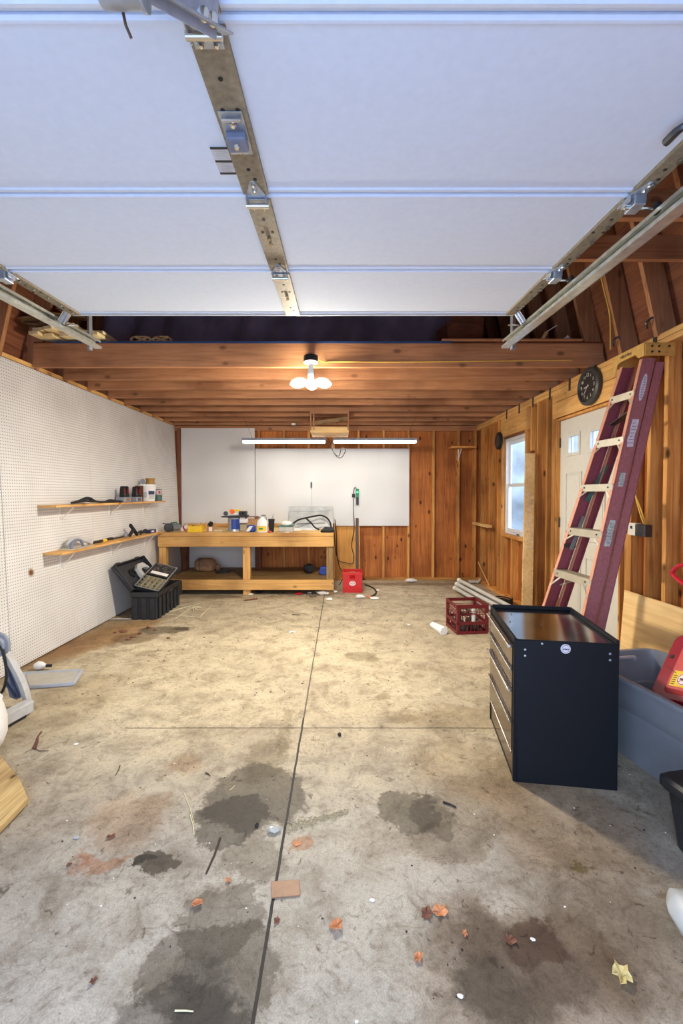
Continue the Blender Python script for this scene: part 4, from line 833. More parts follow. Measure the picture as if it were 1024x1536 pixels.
pts = [(xc, 4.22, U+.02), (xc, 4.32, U+.035), (xc, 4.42, U+.055), (xc+.01, 4.50, U+.04), (xc, 4.6, U+.018), (xc, 4.75, U+.014), (xc, 4.86, U+.03), (xc, 4.95, U+.018), (xc, 5.1, U+.014)]
t = thing('strap_tool', 'long black rubbery strap lying along the upper shelf', 'strap', (xc, 4.6, U))
MB().tube(spline(pts, 5), [.012]*5+[.016]*10+[.011]*26, 8).build('strap', 'rubber', t, smooth=True)
MB().tube(spline([(xc+.04, 4.1, U+.016), (xc+.04, 4.3, U+.03), (xc+.03, 4.5, U+.02), (xc+.03, 4.8, U+.012), (xc+.02, 5.12, U+.012)], 5), .010, 8).build('second_strap', 'rubber', t, smooth=True)
for i, (y, lab) in enumerate(((5.16, 'black two-pronged stand nearer the strap on the upper shelf'), (5.46, 'black two-pronged stand next to the white bucket on the upper shelf'))):
    t = thing('tool_rest', lab, 'stand', (xc, y, U), group='two-pronged stands on the upper shelf')
    B(xc-.045, xc+.05, y-.085, y+.085, U, U+.06).build('base', 'mid_grey', t, bevel=.006)
    B(xc+.0505, xc+.052, y-.04, y+.04, U+.012, U+.048).build('label', 'junk' if i else 'burlap', t)
    k = MB()
    for s in (-1, 1): k.prism([(xc-.01, y+s*.012, U+.061), (xc-.01, y+s*.07, U+.061), (xc-.01, y+s*.062, U+.17), (xc-.01, y+s*.042, U+.19), (xc-.01, y+s*.036, U+.17), (xc-.01, y+s*.006, U+.11)], (.045, 0, 0))
    k.box(xc-.012, xc+.037, y-.07, y+.07, U+.061, U+.10); k.build('prongs', 'soft_black', t, bevel=.003)
    MB().box(xc+.0355, xc+.039, y-.045, y-.038, U+.1, U+.16).box(xc+.0355, xc+.039, y+.038, y+.045, U+.1, U+.16).build('red_liner', 'pinkred', t)
    MB().lathe([(0, 0), (.006, 0), (.006, .004), (0, .004)], (xc+.04, y-.05, U+.09), 'x', seg=8).lathe([(0, 0), (.006, 0), (.006, .004), (0, .004)], (xc+.04, y+.05, U+.09), 'x', seg=8).build('screw', 'chrome', t)
tag(B(xw+.02, xw+.12, 5.6, 5.612, U, U+.2).build('thin_board', 'dark_z'), 'thin dark board standing left of the white bucket', 'board')
y = 5.77; t = thing('bucket', 'white plastic bucket with a blue label on the upper shelf', 'bucket', (xc, y, U))
MB().lathe([(0, 0), (.085, 0), (.087, .004), (.104, .19), (.11, .195), (.11, .215), (.106, .222), (0, .222)], (xc+.015, y, U), seg=32).build('bucket_body', 'white_plastic', t, smooth=True)
def arc_label(cx, cy, r0, r1, z0, z1, a0, a1, name, mat, par):
    n = 8; MB().add([(cx+r*cos(R(a0+(a1-a0)*i/n)), cy+r*sin(R(a0+(a1-a0)*i/n)), z) for r, z in ((r0, z0), (r1, z1)) for i in range(n+1)], [(i, i+1, n+2+i, n+1+i) for i in range(n)]).build(name, mat, par, smooth=True)
arc_label(xc+.015, y, .097, .100, U+.09, U+.135, -60, -10, 'label', 'navy', t); arc_label(xc+.015, y, .093, .097, U+.03, U+.088, -55, -10, 'label_text', 'light_grey', t); arc_label(xc+.015, y, .094, .099, U+.05, U+.12, -100, -72, 'side_print', 'light_grey', t)
tag(MB().lathe([(0, 0), (.06, 0), (.062, .01), (.05, .035), (.055, .06), (.06, .08), (0, .082)], (xc+.03, y+.05, U+.223), seg=20).build('twine_spool', 'brown_tape', smooth=True), 'brown round spool sitting on the white bucket lid', 'spool')
tag(MB().lathe([(0, -.01), (.03, -.01), (.035, .0), (.03, .01), (0, .01)], (xc-.02, y-.06, U+.2585), 'y', seg=16).build('knob', 'mid_grey', smooth=True), 'small grey disc on the bucket lid beside the brown spool', 'disc')
y = 6.08; t = thing('metal_can', 'green and white paint tin right of the white bucket', 'tin', (xc, y, U))
MB().lathe([(0, 0), (.055, 0), (.055, .155), (.05, .16), (0, .16)], (xc+.02, y, U), seg=24).build('can_body', 'steel_dark', t, smooth=True)
arc_label(xc+.02, y, .0555, .0555, U+.01, U+.08, -110, 60, 'lower_label', 'teal', t); arc_label(xc+.02, y, .0558, .0558, U+.085, U+.15, -90, 0, 'upper_label', 'light_grey', t); arc_label(xc+.02, y, .0562, .0562, U+.1, U+.135, -60, -30, 'red_mark', 'pinkred', t)
L_ = .892; x2 = xw2+.09
t = thing('hand_planer', 'grey hand tool with a curved blue handle on the lower shelf', 'tool', (x2, 4.17, L_))
MB().box(x2-.06, x2+.075, 4.02, 4.38, L_, L_+.012).build('base_plate', 'alu', t, bevel=.003)
MB().tube(spline([(x2+.035, 4.07, L_+.012), (x2+.035, 4.09, L_+.06), (x2+.035, 4.15, L_+.083), (x2+.035, 4.22, L_+.07), (x2+.035, 4.26, L_+.014)], 5), .013, 8).build('handle', 'bluegrey', t, smooth=True)
MB().tube(spline([(x2-.02, 4.10, L_+.03), (x2-.02, 4.16, L_+.085), (x2-.02, 4.28, L_+.085), (x2+.0, 4.38, L_+.05), (x2+.0, 4.44, L_+.03)], 5), [.022]*20+[.03], 10).build('body', 'light_grey', t, smooth=True)
t = thing('screwdriver', 'screwdriver with a black shaft and yellow end behind the blue-handled tool', 'tool', (x2, 4.6, L_))
MB().tube([(x2-.01, 4.5, L_+.02), (x2+.0, 4.66, L_+.02)], .014, 8).build('grip', 'rubber', t, smooth=True); MB().tube([(x2+.0, 4.661, L_+.02), (x2+.01, 4.72, L_+.02)], .016, 8).build('grip_end', 'yellow', t, smooth=True)
tag(MB().tube(spline([(x2-.04, 4.78, L_+.014), (x2-.03, 4.86, L_+.022), (x2-.03, 4.95, L_+.016), (x2-.04, 5.05, L_+.014), (x2-.05, 5.2, L_+.012)], 5), [.014]*10+[.008]*11, 8).build('black_cable', 'rubber', smooth=True), 'short black cable on the middle of the lower shelf', 'cable')
tag(MB().blob((x2-.03, 5.23, L_+.03), (.03, .03, .03)).build('round_knob', 'mid_grey', smooth=True), 'grey round knob left of the black pistol tool', 'knob')
t = thing('pistol_tool', 'black pistol-shaped clamp standing on the lower shelf', 'tool', (x2, 5.3, L_))
MB().bar((x2+.02, 5.24, L_+.15), (x2+.03, 5.40, L_+.015), .028, .035, (1, 0, 0)).build('bar', 'soft_black', t, bevel=.005); MB().bar((x2+.02, 5.22, L_+.02), (x2+.02, 5.31, L_+.08), .026, .04, (1, 0, 0)).build('grip', 'rubber', t, bevel=.008)
tag(MB().tube(spline([(x2, 5.47, L_+.03), (x2+.02, 5.53, L_+.05), (x2-.01, 5.6, L_+.02), (x2+.03, 5.66, L_+.04), (x2-.02, 5.72, L_+.05), (x2+.02, 5.5, L_+.015)], 5), .012, 6).build('cable_bundle', 'rubber', smooth=True), 'tangled black cable left of the purple and white box', 'cable')
t = thing('small_box', 'purple and white printed box on the lower shelf', 'box', (x2, 5.76, L_))
B(x2-.03, x2+.04, 5.74, 5.93, L_, L_+.045).build('carton', 'navy', t, bevel=.002); B(x2-.03, x2+.041, 5.931, 5.975, L_, L_+.046).build('white_end', 'paper', t); MB().box(x2+.0405, x2+.042, 5.78, 5.86, L_+.012, L_+.034).build('print', 'paper', t)
# ================================================================= BLACK STORAGE BOX
t = thing('tool_box', 'black wheeled tool box with its lid open against the left wall', 'tool box', (-2.2, 5.25, 0))
bx0, bx1, by0, by1 = -2.36, -2.06, 4.9, 5.62
k = MB(); vs = []
k = wallbox(bx0+.012, bx1-.012, by0+.012, by1-.012, .0, .25, .008).box(bx0+.02, bx1-.02, by0+.02, by1-.02, 0, .01)
body = k.build('body', 'black_plastic', t, bevel=.004)
k = MB()
for i in range(6): y = by0+.06+i*.112; k.box(bx1-.011, bx1+.006, y, y+.05, .0, .24)
for i in range(3): x = bx0+.03+i*.095; k.box(x, x+.05, by0-.004, by0+.011, .0, .24)
k.build('rib', 'black_plastic', body, bevel=.005)
k = wallbox(bx0, bx1+.008, by0-.006, by1+.006, .25, .31, .022).build('rim', 'black_plastic', t, bevel=.008)
B(bx1+.008, bx1+.02, 5.2, 5.32, .245, .275).build('latch', 'steel_dark', k, bevel=.003)
for yy in (by0+.03, by1-.09): MB().lathe([(0, 0), (.04, 0), (.04, .04), (0, .04)], (bx1-.07, yy, .041), 'y', seg=20).build('wheel', 'rubber', t, smooth=True)
B(bx0+.04, bx1-.02, by1+.006, by1+.12, .1, .27).build('end_handle', 'black_plastic', t, bevel=.01)
# lid: shallow dish leaning back on the wall
Ml = Matrix.Translation((bx0+.012, (by0+by1)/2, .315)) @ Matrix.Rotation(R(-38), 4, 'Y')
Lh, Lw = .35, .74
k = MB().box(-.012, 0, -Lw/2, Lw/2, 0, Lh).box(0, .05, -Lw/2, -Lw/2+.012, .0, Lh).box(0, .05, Lw/2-.012, Lw/2, .0, Lh).box(0, .05, -Lw/2+.012, Lw/2-.012, Lh-.012, Lh).box(0, .05, -Lw/2+.012, Lw/2-.012, 0, .012)
lid = k.xf(Ml).build('lid', 'black_plastic', t, bevel=.012)
k = MB()
for i in range(9): k.box(0, .006, -Lw/2+.04+i*.02, -Lw/2+.05+i*.02, .05, .25)
k.xf(Ml).build('lid_ribs', 'steel_dark', lid)
for yy in (-.24, .24): MB().box(-.02, .03, yy-.035, yy+.035, Lh, Lh+.025).xf(Ml).build('lid_catch', 'black_plastic', lid, bevel=.008)
MB().lathe([(.04, 0), (.055, 0), (.055, .02), (.04, .02)], (0, 0, 0), 'x', seg=24).xf(Ml @ Matrix.Translation((.005, -.08, .2))).build('lid_ring', 'rubber', lid, smooth=True)
MB().prism([(.01, -.02, .05), (.01, -.02, .22), (.01, .06, .27), (.01, .2, .27), (.01, .26, .2), (.01, .26, .17), (.01, .18, .2), (.01, .08, .2), (.01, .05, .17), (.01, .05, .05)], (.05, 0, 0)).xf(Ml).build('lid_pocket', 'light_grey', lid, bevel=.006)
# divided organiser tray tipped on the rim
Mt = Matrix.Translation((-2.30, 4.93, .315)) @ Matrix.Rotation(R(0), 4, 'Z') @ Matrix.Rotation(R(34), 4, 'X') @ Matrix.Rotation(R(8), 4, 'Y')
Mt = Matrix.Translation((-2.335, 4.95, .33)) @ Matrix.Rotation(R(14), 4, 'Y') @ Matrix.Rotation(R(22), 4, 'X')
og = thing('organiser_tray', 'black divided parts tray tipped on top of the open tool box', 'tray', (-2.3, 5.1, .31))
tw, tl_ = .27, .50
k = wallbox(0, tw, 0, tl_, 0, .055, .006).box(.006, tw-.006, .006, tl_-.006, 0, .006)
k.xf(Mt).build('tray_shell', 'black_plastic', og, bevel=.002)
k = MB()
for i in range(1, 5): k.box(i*tw/5-.0015, i*tw/5+.0015, .007, .24, .007, .052)
for i in range(1, 5): k.box(.007, tw-.007, i*.06-.0015, i*.06+.0015, .007, .05)
k.xf(Mt).build('divider', 'tan', og, label='thin yellowed dividers')
wallbox(-.004, tw+.004, -.004, tl_+.004, .0555, .062, .012).xf(Mt).build('tray_rim', 'tool_grey', og)
for nm_, z_, mt in (('lid_panel', .063, 'steel_dark'),): MB().box(.01, tw-.01, .255, tl_-.01, .056, z_).xf(Mt).build(nm_, mt, og)
MB().box(.04, tw-.03, .28, .33, .0635, .066).xf(Mt).build('label', 'paper', og)
rn = random.Random(11); k = MB()
for i in range(60): a_, b2 = rn.uniform(.03, tw-.03), rn.uniform(.34, tl_-.03); s_ = rn.uniform(.004, .012); k.box(a_, a_+s_*1.6, b2, b2+s_, .0635, .0635+s_*.6)
for i in range(40): a_, b2 = rn.uniform(.015, tw-.02), rn.uniform(.015, .23); s_ = rn.uniform(.005, .012); k.box(a_, a_+s_*1.6, b2, b2+s_, .008, .02+s_)
ko = k.xf(Mt).build('small_hardware', 'junk', og); ko['kind'] = 'stuff'
# ================================================================= RIGHT WALL ITEMS
# clock
cy_, cz_ = 3.87, 2.35
t = thing('wall_clock', 'round black wall clock with white numerals above the door', 'clock', (XR-.05, cy_, cz_))
Mc = Matrix.Translation((XR-.004, cy_, cz_)) @ Matrix.Rotation(R(-90), 4, 'Z') @ Matrix.Rotation(R(90), 4, 'X')   # local x->-Y(world), y->Z, z->-X
MB().lathe([(0, 0), (.155, 0), (.165, .01), (.165, .035), (.15, .048), (.135, .05), (.128, .036), (0, .036)], seg=48).xf(Mc).build('rim', 'clock_rim', t, smooth=True)
MB().lathe([(0, .0362), (.127, .0362), (.127, .0375), (0, .0375)], seg=48).xf(Mc).build('clock_face', 'clock_face', t)
for n in range(1, 13):
    a = pi/2-n*pi/6; tm = text_mb(str(n), .036 if n % 3 else .046, Mc @ Matrix.Translation((.098*cos(a), .098*sin(a), .0385))); tm.build('numeral', 'numeral', t)
def hand(ang, ln, w): a = R(90-ang); return MB().bar((-.02*cos(a), -.02*sin(a), .0405), (ln*cos(a), ln*sin(a), .0405), .0015, w, (0, 0, 1)).xf(Mc)
hand(262, .055, .008).build('hour_hand', 'numeral', t); hand(222, .085, .006).build('minute_hand', 'numeral', t)
y = 6.1; t = thing('wall_dial', 'dark round disc hanging beside the upper corner of the window', 'disc', (XR-.03, y, 2.13))
MB().lathe([(0, 0), (.11, 0), (.12, .008), (.12, .025), (.105, .035), (0, .035)], seg=32).xf(Matrix.Translation((XR-.003, y, 2.14)) @ Matrix.Rotation(R(-90), 4, 'Y')).build('disc_body', 'soft_black', t, smooth=True)
MB().lathe([(0, .0352), (.09, .0352), (.09, .037), (0, .037)], seg=32).xf(Matrix.Translation((XR-.003, y, 2.14)) @ Matrix.Rotation(R(-90), 4, 'Y')).build('disc_face', 'clock_rim', t)
# ledge board
tag(B(XR-.075, XR-.003, 6.4, 7.14, .915, .955).build('ledge_board', 'pale_y', bevel=.003), 'short horizontal pale ledge board across the corner studs left of the window', 'board')
tag(MB().bar((XR-.03, 6.95, .33), (XR-.02, 6.45, .06), .01, .012).build('wood_stick', 'pale_y'), 'thin slanted stick against the far studs near the floor', 'stick')
# leaning board with chalk scribble
tp0, tp1 = AY(787.5, 680, 4.90), AY(801.5, 680, 4.90); b0, b1 = AY(781.6, 905, 4.82), AY(797.5, 905, 4.82)
sx0 = b0.x-(tp0.x-b0.x)*.12; sx1 = b1.x-(tp1.x-b1.x)*.12
t = thing('leaning_board', 'tall pale board with white scribbles leaning beside the window', 'board', ((sx0+sx1)/2, 4.82, 0))
k = MB().prism([(sx0, 4.79, .0), (sx1, 4.79, .0), (tp1.x, 4.885, tp0.z), (tp0.x, 4.885, tp0.z)], (0, .022, 0)); k.build('board', 'ply_leaning', t, bevel=.002)
pts = []; 
for i in range(26):
    u = i/25; z = .80+.62*u; s = (z/tp0.z); xa = sx0+(tp0.x-sx0)*s; xb = sx1+(tp1.x-sx1)*s; yy = 4.79+.095*s-.003
    pts.append((xa+(xb-xa)*(.5+.42*(1 if i % 2 else -1)*(.65+.35*sin(i*1.7))), yy, z))
MB().tube(spline(pts, 4), .0028, 4).build('chalk_scribble', 'numeral', t, label='white zigzag scribble')
# dark strip behind it, put in as the shade of the gap
tag(MB().bar((2.165, 5.01, .001), (2.165, 5.01, 1.9), .03, .05).build('dark_board', 'dark_z'), 'dark strip standing in for the shadow gap behind the pale scribbled board', 'board')
# switch box with cables
t = thing('switch_box', 'grey electrical box with a white switch plate beside the door frame', 'switch', (XR, 3.25, 1.13))
q0, q1 = AX(951.5, 786, XR-.055), AX(967, 806, XR-.055)
B(XR-.055, XR+.0, 3.10, 3.205, q1.z+.0, q0.z).build('box_body', 'steel_dark', t, bevel=.004)
B(XR-.05, XR-.004, 3.2055, 3.29, q1.z-.0, q0.z+.005).build('switch_plate', 'entry_door', t, bevel=.004); B(XR-.056, XR-.0505, 3.24, 3.255, q1.z+.05, q1.z+.07).build('toggle', 'ink', t)
for i, (d0, d1) in enumerate(((0, .02), (.02, .0))):
    pts = [(XR-.02, 3.14+d0, q0.z), (XR-.02, 3.2+d0, q0.z+.12), (XR-.01, 3.29+d1, q0.z+.3), (XR-.008, 3.29+d1, q0.z+.6), (XR-.008, 3.30+d1, 2.0), (XR-.008, 3.31+d1, 2.42)]
    tag(MB().tube(spline(pts, 6), .005, 6).build('cable', 'cable_yellow', smooth=True), ['yellow cable rising from the grey switch box, nearer one', 'yellow cable rising from the grey switch box, farther one'][i], 'cable')
cb = MB().tube(spline([(2.12, 3.5, 2.55), (2.1, 3.48, 2.8), (2.06, 3.49, 3.0), (2.0, 3.49, 3.25)], 6), .005, 6).build('cable', 'cable_yellow', smooth=True); tag(cb, 'yellow cable running up a roof rafter above the clock', 'cable')
# plywood piece leaning at the right wall
A = AX(935, 885, 2.16); Bp = AX(1024, 911, 2.16)
tag(MB().prism([(2.12, A.y, 0), (2.12, 1.9, 0), (2.165, 1.9, Bp.z+.0), (2.165, A.y, A.z)], (.014, 0, 0)).build('plywood_offcut', 'ply_leaning', bevel=.001), 'pale plywood offcut leaning on the right wall behind the grey tote', 'plywood')
# ================================================================= STEP LADDER
ld = thing('step_ladder', 'tall maroon fibreglass step ladder leaning against the right wall', 'ladder', (1.45, 3.1, 0))
TOPZ = 2.30
fb, ft = Vector((1.385, 3.40, 0)), Vector((1.962, 3.125, TOPZ))       # far rail front edge
nb_, nt2 = Vector((1.44, 2.845, 0)), Vector((1.972, 2.905, TOPZ))        # near rail front edge
def rail(p, q, off, wid, mat, name, sgn, e0=0, e1=0):
    """C channel; web across x, flanges pointing to +-y (sgn)"""
    o1 = Vector((off, 0, 0)); p, q = p+o1, q+o1; w = Vector((wid, 0, 0)); ro = MB()
    ro.prism([p, q, q+w, p+w], (0, .005, 0))
    r = ro.build(name, mat, ld)
    for d, nmm in ((0, 'front_flange'), (wid-.005, 'rear_flange')):
        dd = Vector((d, 0, 0)); y0 = 0 if sgn > 0 else -.028
        MB().prism([p+dd+Vector((0, y0, 0)), q+dd+Vector((0, y0, 0)), q+dd+Vector((.005, y0, 0)), p+dd+Vector((.005, y0, 0))], (0, .033, 0)).build(nmm, 'salmon' if d == 0 else mat, r)
    return r
rN = rail(nb_, nt2, 0, .088, 'maroon', 'front_rail', 1); rF = rail(fb, ft, 0, .088, 'maroon_dark', 'front_rail', -1)
rail(nb_+Vector((.012, .012, .0)), nt2+Vector((-.0, .012, -.02)), .094, .062, 'maroon', 'rear_rail', 1); rail(fb+Vector((.012, -.012, 0)), ft+Vector((0, -.012, -.02)), .094, .062, 'maroon_dark', 'rear_rail', -1)
def rp(p, q, z): return p.lerp(q, z/TOPZ)
for i, z in enumerate((.22, .535, .848, 1.163, 1.478, 1.79, 2.095)):
    a, c = rp(fb, ft, z), rp(nb_, nt2, z)
    a = a+Vector((0, -.006, 0)); c = c+Vector((0, .008, 0))
    k = MB(); T = (0, 0, -.004)
    k.prism([a+Vector((-.004, 0, 0)), c+Vector((-.004, 0, 0)), c+Vector((.082, 0, 0)), a+Vector((.082, 0, 0))], T)
    k.prism([a+Vector((-.008, 0, 0)), c+Vector((-.008, 0, 0)), c+Vector((-.008, 0, -.05)), a+Vector((-.008, 0, -.05))], (.004, 0, 0))
    k.prism([a+Vector((.078, 0, -.004)), c+Vector((.078, 0, -.004)), c+Vector((.078, 0, -.03)), a+Vector((.078, 0, -.03))], (.004, 0, 0))
    st = k.build('step', 'alu', ld, bevel=.0015)
    k = MB()
    for j in range(5): k.prism([a+Vector((.008+j*.015, 0, .0)), c+Vector((.008+j*.015, 0, .0)), c+Vector((.014+j*.015, 0, .0)), a+Vector((.014+j*.015, 0, .0))], (0, 0, .0025))
    k.build('tread_rib', 'alu_dark', st)
    k = MB()
    for t_ in (.12, .88): g = a.lerp(c, t_); k.lathe([(0, 0), (.006, 0), (.006, .003), (0, .003)], (g.x-.0125, g.y, z-.022), 'x', seg=8)
    k.build('rivet', 'steel_dark', st)
    if True:
        k = MB(); dn = .10 if i < 3 else .07
        g = a.lerp(c, .20); g2 = rp(fb, ft, z-dn-.02); k.bar(g+Vector((-.004, 0, -.045)), g2+Vector((.0, -.012, 0)), .014, .004, (0, 1, 0))
        g = a.lerp(c, .80); g2 = rp(nb_, nt2, z-dn-.02); k.bar(g+Vector((-.004, 0, -.045)), g2+Vector((.0, .014, 0)), .014, .004, (0, 1, 0))
        if i == 2: g = a.lerp(c, .45); k.bar(g+Vector((.078, 0, -.03)), rp(fb, ft, z-.12)+Vector((.07, -.02, 0)), .014, .004, (0, 1, 0))
        k.build('brace', 'alu', st)
# spreader pieces, rail cap, feet
k = MB().bar(rp(fb, ft, 1.02)+Vector((.05, -.035, -.02)), rp(fb, ft, 1.25)+Vector((.07, -.035, 0)), .004, .028, (0, 1, 0)).build('spreader', 'tool_grey', ld); 
MB().bar(rp(fb, ft, 1.36)+Vector((.06, -.03, 0)), rp(fb, ft, 1.62)+Vector((.12, -.03, 0)), .004, .032, (0, 1, 0)).build('spreader', 'teal', ld, label='grey green spreader bar')
MB().bar(rp(fb, ft, 1.03)+Vector((0, -.03, 0)), rp(fb, ft, 1.03)+Vector((.085, -.03, 0)), .004, .03, (0, 1, 0)).build('rail_clip', 'steel_dark', ld)
MB().bar(rp(fb, ft, 1.9)+Vector((.06, -.03, 0)), rp(nb_, nt2, 1.98)+Vector((.05, .03, 0)), .05, .004, (1, 0, 0)).build('top_spreader', 'steel_dark', ld)
for p in (fb, nb_): B(p.x-.01, p.x+.17, p.y-.03, p.y+.035, 0, .035).build('foot', 'rubber', ld, bevel=.005)
# top cap
cap0, cap1 = TOPZ+.004, TOPZ+.085
prof = [(1.952, 2.865, cap0-.0), (1.952, 2.865, cap1), (1.952, 3.19, cap1), (1.952, 3.19, cap0-.05), (1.952, 3.165, cap0-.05), (1.952, 3.14, cap0+.02), (1.952, 3.10, cap0+.03), (1.952, 2.95, cap0+.03), (1.952, 2.92, cap0)]
cp = MB().prism(prof, (.006, 0, 0)).box(1.952, 2.145, 2.865, 3.19, cap1, cap1+.006).box(1.958, 2.15, 2.86, 2.866, cap0-.0, cap1).box(1.958, 2.145, 3.185, 3.19, cap0, cap1).build('top_cap', 'cap_yellow', ld, bevel=.002)
k = MB()
for x_ in (2.0, 2.045, 2.11):
    for z_ in (cap0+.025, cap0+.06):
        if x_ < 2.1 or z_ > cap0+.05: k.lathe([(0, -.0), (.007, 0), (.007, .004), (0, .004)], (x_, 2.855, z_), 'y', seg=10)
k.build('bolt', 'ink', cp)
k = MB(); rn = random.Random(4)
for j in range(10): y_ = 2.99+j*.012; k.box(1.9505, 1.952, y_, y_+.006, cap0+.045+rn.uniform(0, .008), cap0+.062+rn.uniform(0, .008))
k.build('lettering', 'ink', cp)
# rail stickers on the near rail web (facing the doorway)
def sticker(z0, z1, mat, lab, wd=.05, oval=False, rag=False, sd=1):
    rn = random.Random(sd); k = MB(); pts = []
    n = 20
    def PT(u, v): z = z0+(z1-z0)*v; p = rp(nb_, nt2, z); return (p.x+.044+(u-.5)*wd, p.y-.0008-.0012, z)
    if oval: pts = [PT(.5+.5*cos(a*2*pi/n), .5+.5*sin(a*2*pi/n)) for a in range(n)]
    elif rag: pts = [PT(*uv) for uv in [(.0+rn.uniform(0, .15), i/9) for i in range(10)]+[(1-rn.uniform(0, .15), 1-i/9) for i in range(10)]]
    else: pts = [PT(0, 0), PT(1, 0), PT(1, 1), PT(0, 1)]
    o = k.prism(pts, (0, .001, 0)).build('sticker', mat, rN, label=lab)
    k = MB()
    for j in range(7 if not oval else 9):
        v = .14+.72*j/(6 if not oval else 8); a_, b2 = (.3, .7) if oval else (.15+rn.uniform(0, .15), .85-rn.uniform(0, .25))
        p0, p1 = PT(a_, v), PT(b2, v); k.bar(Vector(p0)+Vector((0, -.0008, 0)), Vector(p1)+Vector((0, -.0008, 0)), .0006, .004*(z1-z0)/.12, (0, 1, 0))
    k.build('printed_lines', 'mid_grey', o)
sticker(2.02, 2.2, 'sticker', 'white oval sticker with faint lettering', .036, True)
sticker(1.72, 1.9, 'sticker', 'worn white paper sticker', .05, rag=True, sd=2)
sticker(1.46, 1.55, 'sticker_green', 'small pale sticker', .04, rag=True, sd=3)
sticker(1.07, 1.24, 'sticker_green', 'worn greenish instruction sticker', .046, rag=True, sd=5)
# ================================================================= BLACK TOOL CHEST
tc_ = thing('tool_chest', 'low black tool chest with steel drawers and shiny top', 'tool chest', (.842, 2.137, 0), R(-8.5))
CW, CL, CH = .475, .62, .70
def C(mb, name, mat, par=tc_, **kw): return mb.build(name, mat, par, world=False, **kw)
k = MB().box(.02, CW, 0, .004, 0, CH).box(.02, CW, CL-.004, CL, 0, CH).box(CW-.004, CW, .004, CL-.004, 0, CH).box(.02, CW-.004, .004, CL-.004, .03, .036).box(.02, CW-.004, .004, CL-.004, CH-.03, CH-.026)
k.box(0, .02, 0, .022, 0, CH).box(0, .02, CL-.022, CL, 0, CH); k.box(0.004, .02, .022, CL-.022, 0, .02).box(.004, .02, .022, CL-.022, CH-.03, CH)
C(k, 'cabinet_body', 'black_paint', bevel=.002)
k = MB().box(0, .012, 0, CL, CH, CH+.012).box(CW-.012, CW, 0, CL, CH, CH+.02).box(.012, CW-.012, CL-.012, CL, CH, CH+.022).box(.012, CW-.012, 0, .008, CH, CH+.004)
C(k, 'top_rim', 'black_paint', bevel=.003)
C(B(.012, CW-.012, .008, CL-.012, CH-.006, CH-.001), 'top_tray', 'smoked_steel', label='shiny scratched steel top')
dzs = [(.56, .668), (.455, .553), (.30, .448), (.14, .293)]
for i, (z0, z1) in enumerate(dzs):
    d = C(B(-.004, .018, .026, CL-.026, z0, z1), 'drawer', 'drawer_steel', bevel=.002)
    C(B(-.009, -.0045, .026, CL-.026, z1-.016, z1-.002), 'drawer_lip', 'steel_dark', d, bevel=.002)
    r_ = .0075 if i in (0, 2) else .004
    ho_ = -.020 if i in (0, 2) else -.0135
    k = MB().tube([(ho_, .02, z1-.006), (ho_, CL-.02, z1-.006)], r_, 10)
    for yy in (.06, CL-.06): k.box(ho_, -.0095, yy-.006, yy+.006, z1-.012, z1-.004)
    C(k, 'handle', 'chrome', d, smooth=True, label='long bright bar handle')
C(B(.004, .014, .03, CL-.03, .022, .132), 'plinth', 'drawer_steel', bevel=.002); 
C(MB().tube([(-.002, .03, .128), (-.002, CL-.03, .128)], .004, 8), 'plinth_strip', 'chrome', smooth=True)
k = MB()
for x_, z_ in ((.052, CH-.045), (.052, CH-.075), (CW-.04, CH-.045), (CW-.04, CH-.075), (.13, CH-.012)): k.lathe([(0, -.003), (.005, -.002), (.006, 0), (0, 0)], (x_, -.0005, z_), 'y', seg=10)
C(k, 'rivet', 'galv'); 
bd = C(MB().lathe([(0, -.0015), (.022, -.0015), (.023, 0), (0, 0)], (.237, -.0003, CH-.032), 'y', seg=28), 'round_badge', 'sticker', label='round white sticker with dark marks')
k = MB().lathe([(.0165, -.0022), (.018, -.0022), (.018, -.0016), (.0165, -.0016)], (.237, 0, CH-.032), 'y', seg=24)
for dx in (-.010, -.003, .004, .011): k.box(.237+dx-.0025, .237+dx+.0025, -.0024, -.0016, CH-.037, CH-.030)
C(k, 'badge_marks', 'ink', bd)
k = MB(); rn = random.Random(9)
for j in range(5): x_, y_ = rn.uniform(.05, CW-.1), rn.uniform(.1, CL-.08); k.blob((x_, y_, CH+.0015), (.004, .004, .003), 6, 4)
C(k, 'crumbs', 'junk')
# ================================================================= GREY TOTE WITH RED CASE
def rrect(hx, hy, r, n=6):
    out = []
    for cx_, cy2, a0 in ((hx-r, hy-r, 0), (-hx+r, hy-r, 90), (-hx+r, -hy+r, 180), (hx-r, -hy+r, 270)):
        for i in range(n+1): a = R(a0+90*i/n); out.append((cx_+r*cos(a), cy2+r*sin(a)))
    return out
def loft(mb, rings, cap0=True, cap1=False):
    n = len(rings[0]); base = len(mb.v); vs = [p for r_ in rings for p in r_]
    fs = [(i*n+k, i*n+(k+1) % n, (i+1)*n+(k+1) % n, (i+1)*n+k) for i in range(len(rings)-1) for k in range(n)]
    if cap0: fs.append(tuple(range(n))[::-1])
    if cap1: fs.append(tuple((len(rings)-1)*n+k for k in range(n)))
    return mb.add(vs, fs)
rg = lambda hx, hy, r, z, n=6: [(x_, y_, z) for x_, y_ in rrect(hx, hy, r, n)]
tt = thing('storage_tote', 'large open grey plastic tote right of the black tool chest', 'tote', (1.765, 2.23, 0), R(11))
TH = .45
k = loft(MB(), [rg(.215, .40, .06, 0), rg(.232, .42, .07, .26), rg(.246, .434, .075, .275), rg(.262, .45, .08, .42), rg(.285, .475, .09, .425), rg(.285, .475, .09, TH), rg(.262, .452, .08, TH), rg(.258, .446, .08, .415), rg(.24, .43, .07, .27), rg(.21, .39, .055, .008)], True, True)
C(k, 'tote_body', 'tote_grey', tt, smooth=True)
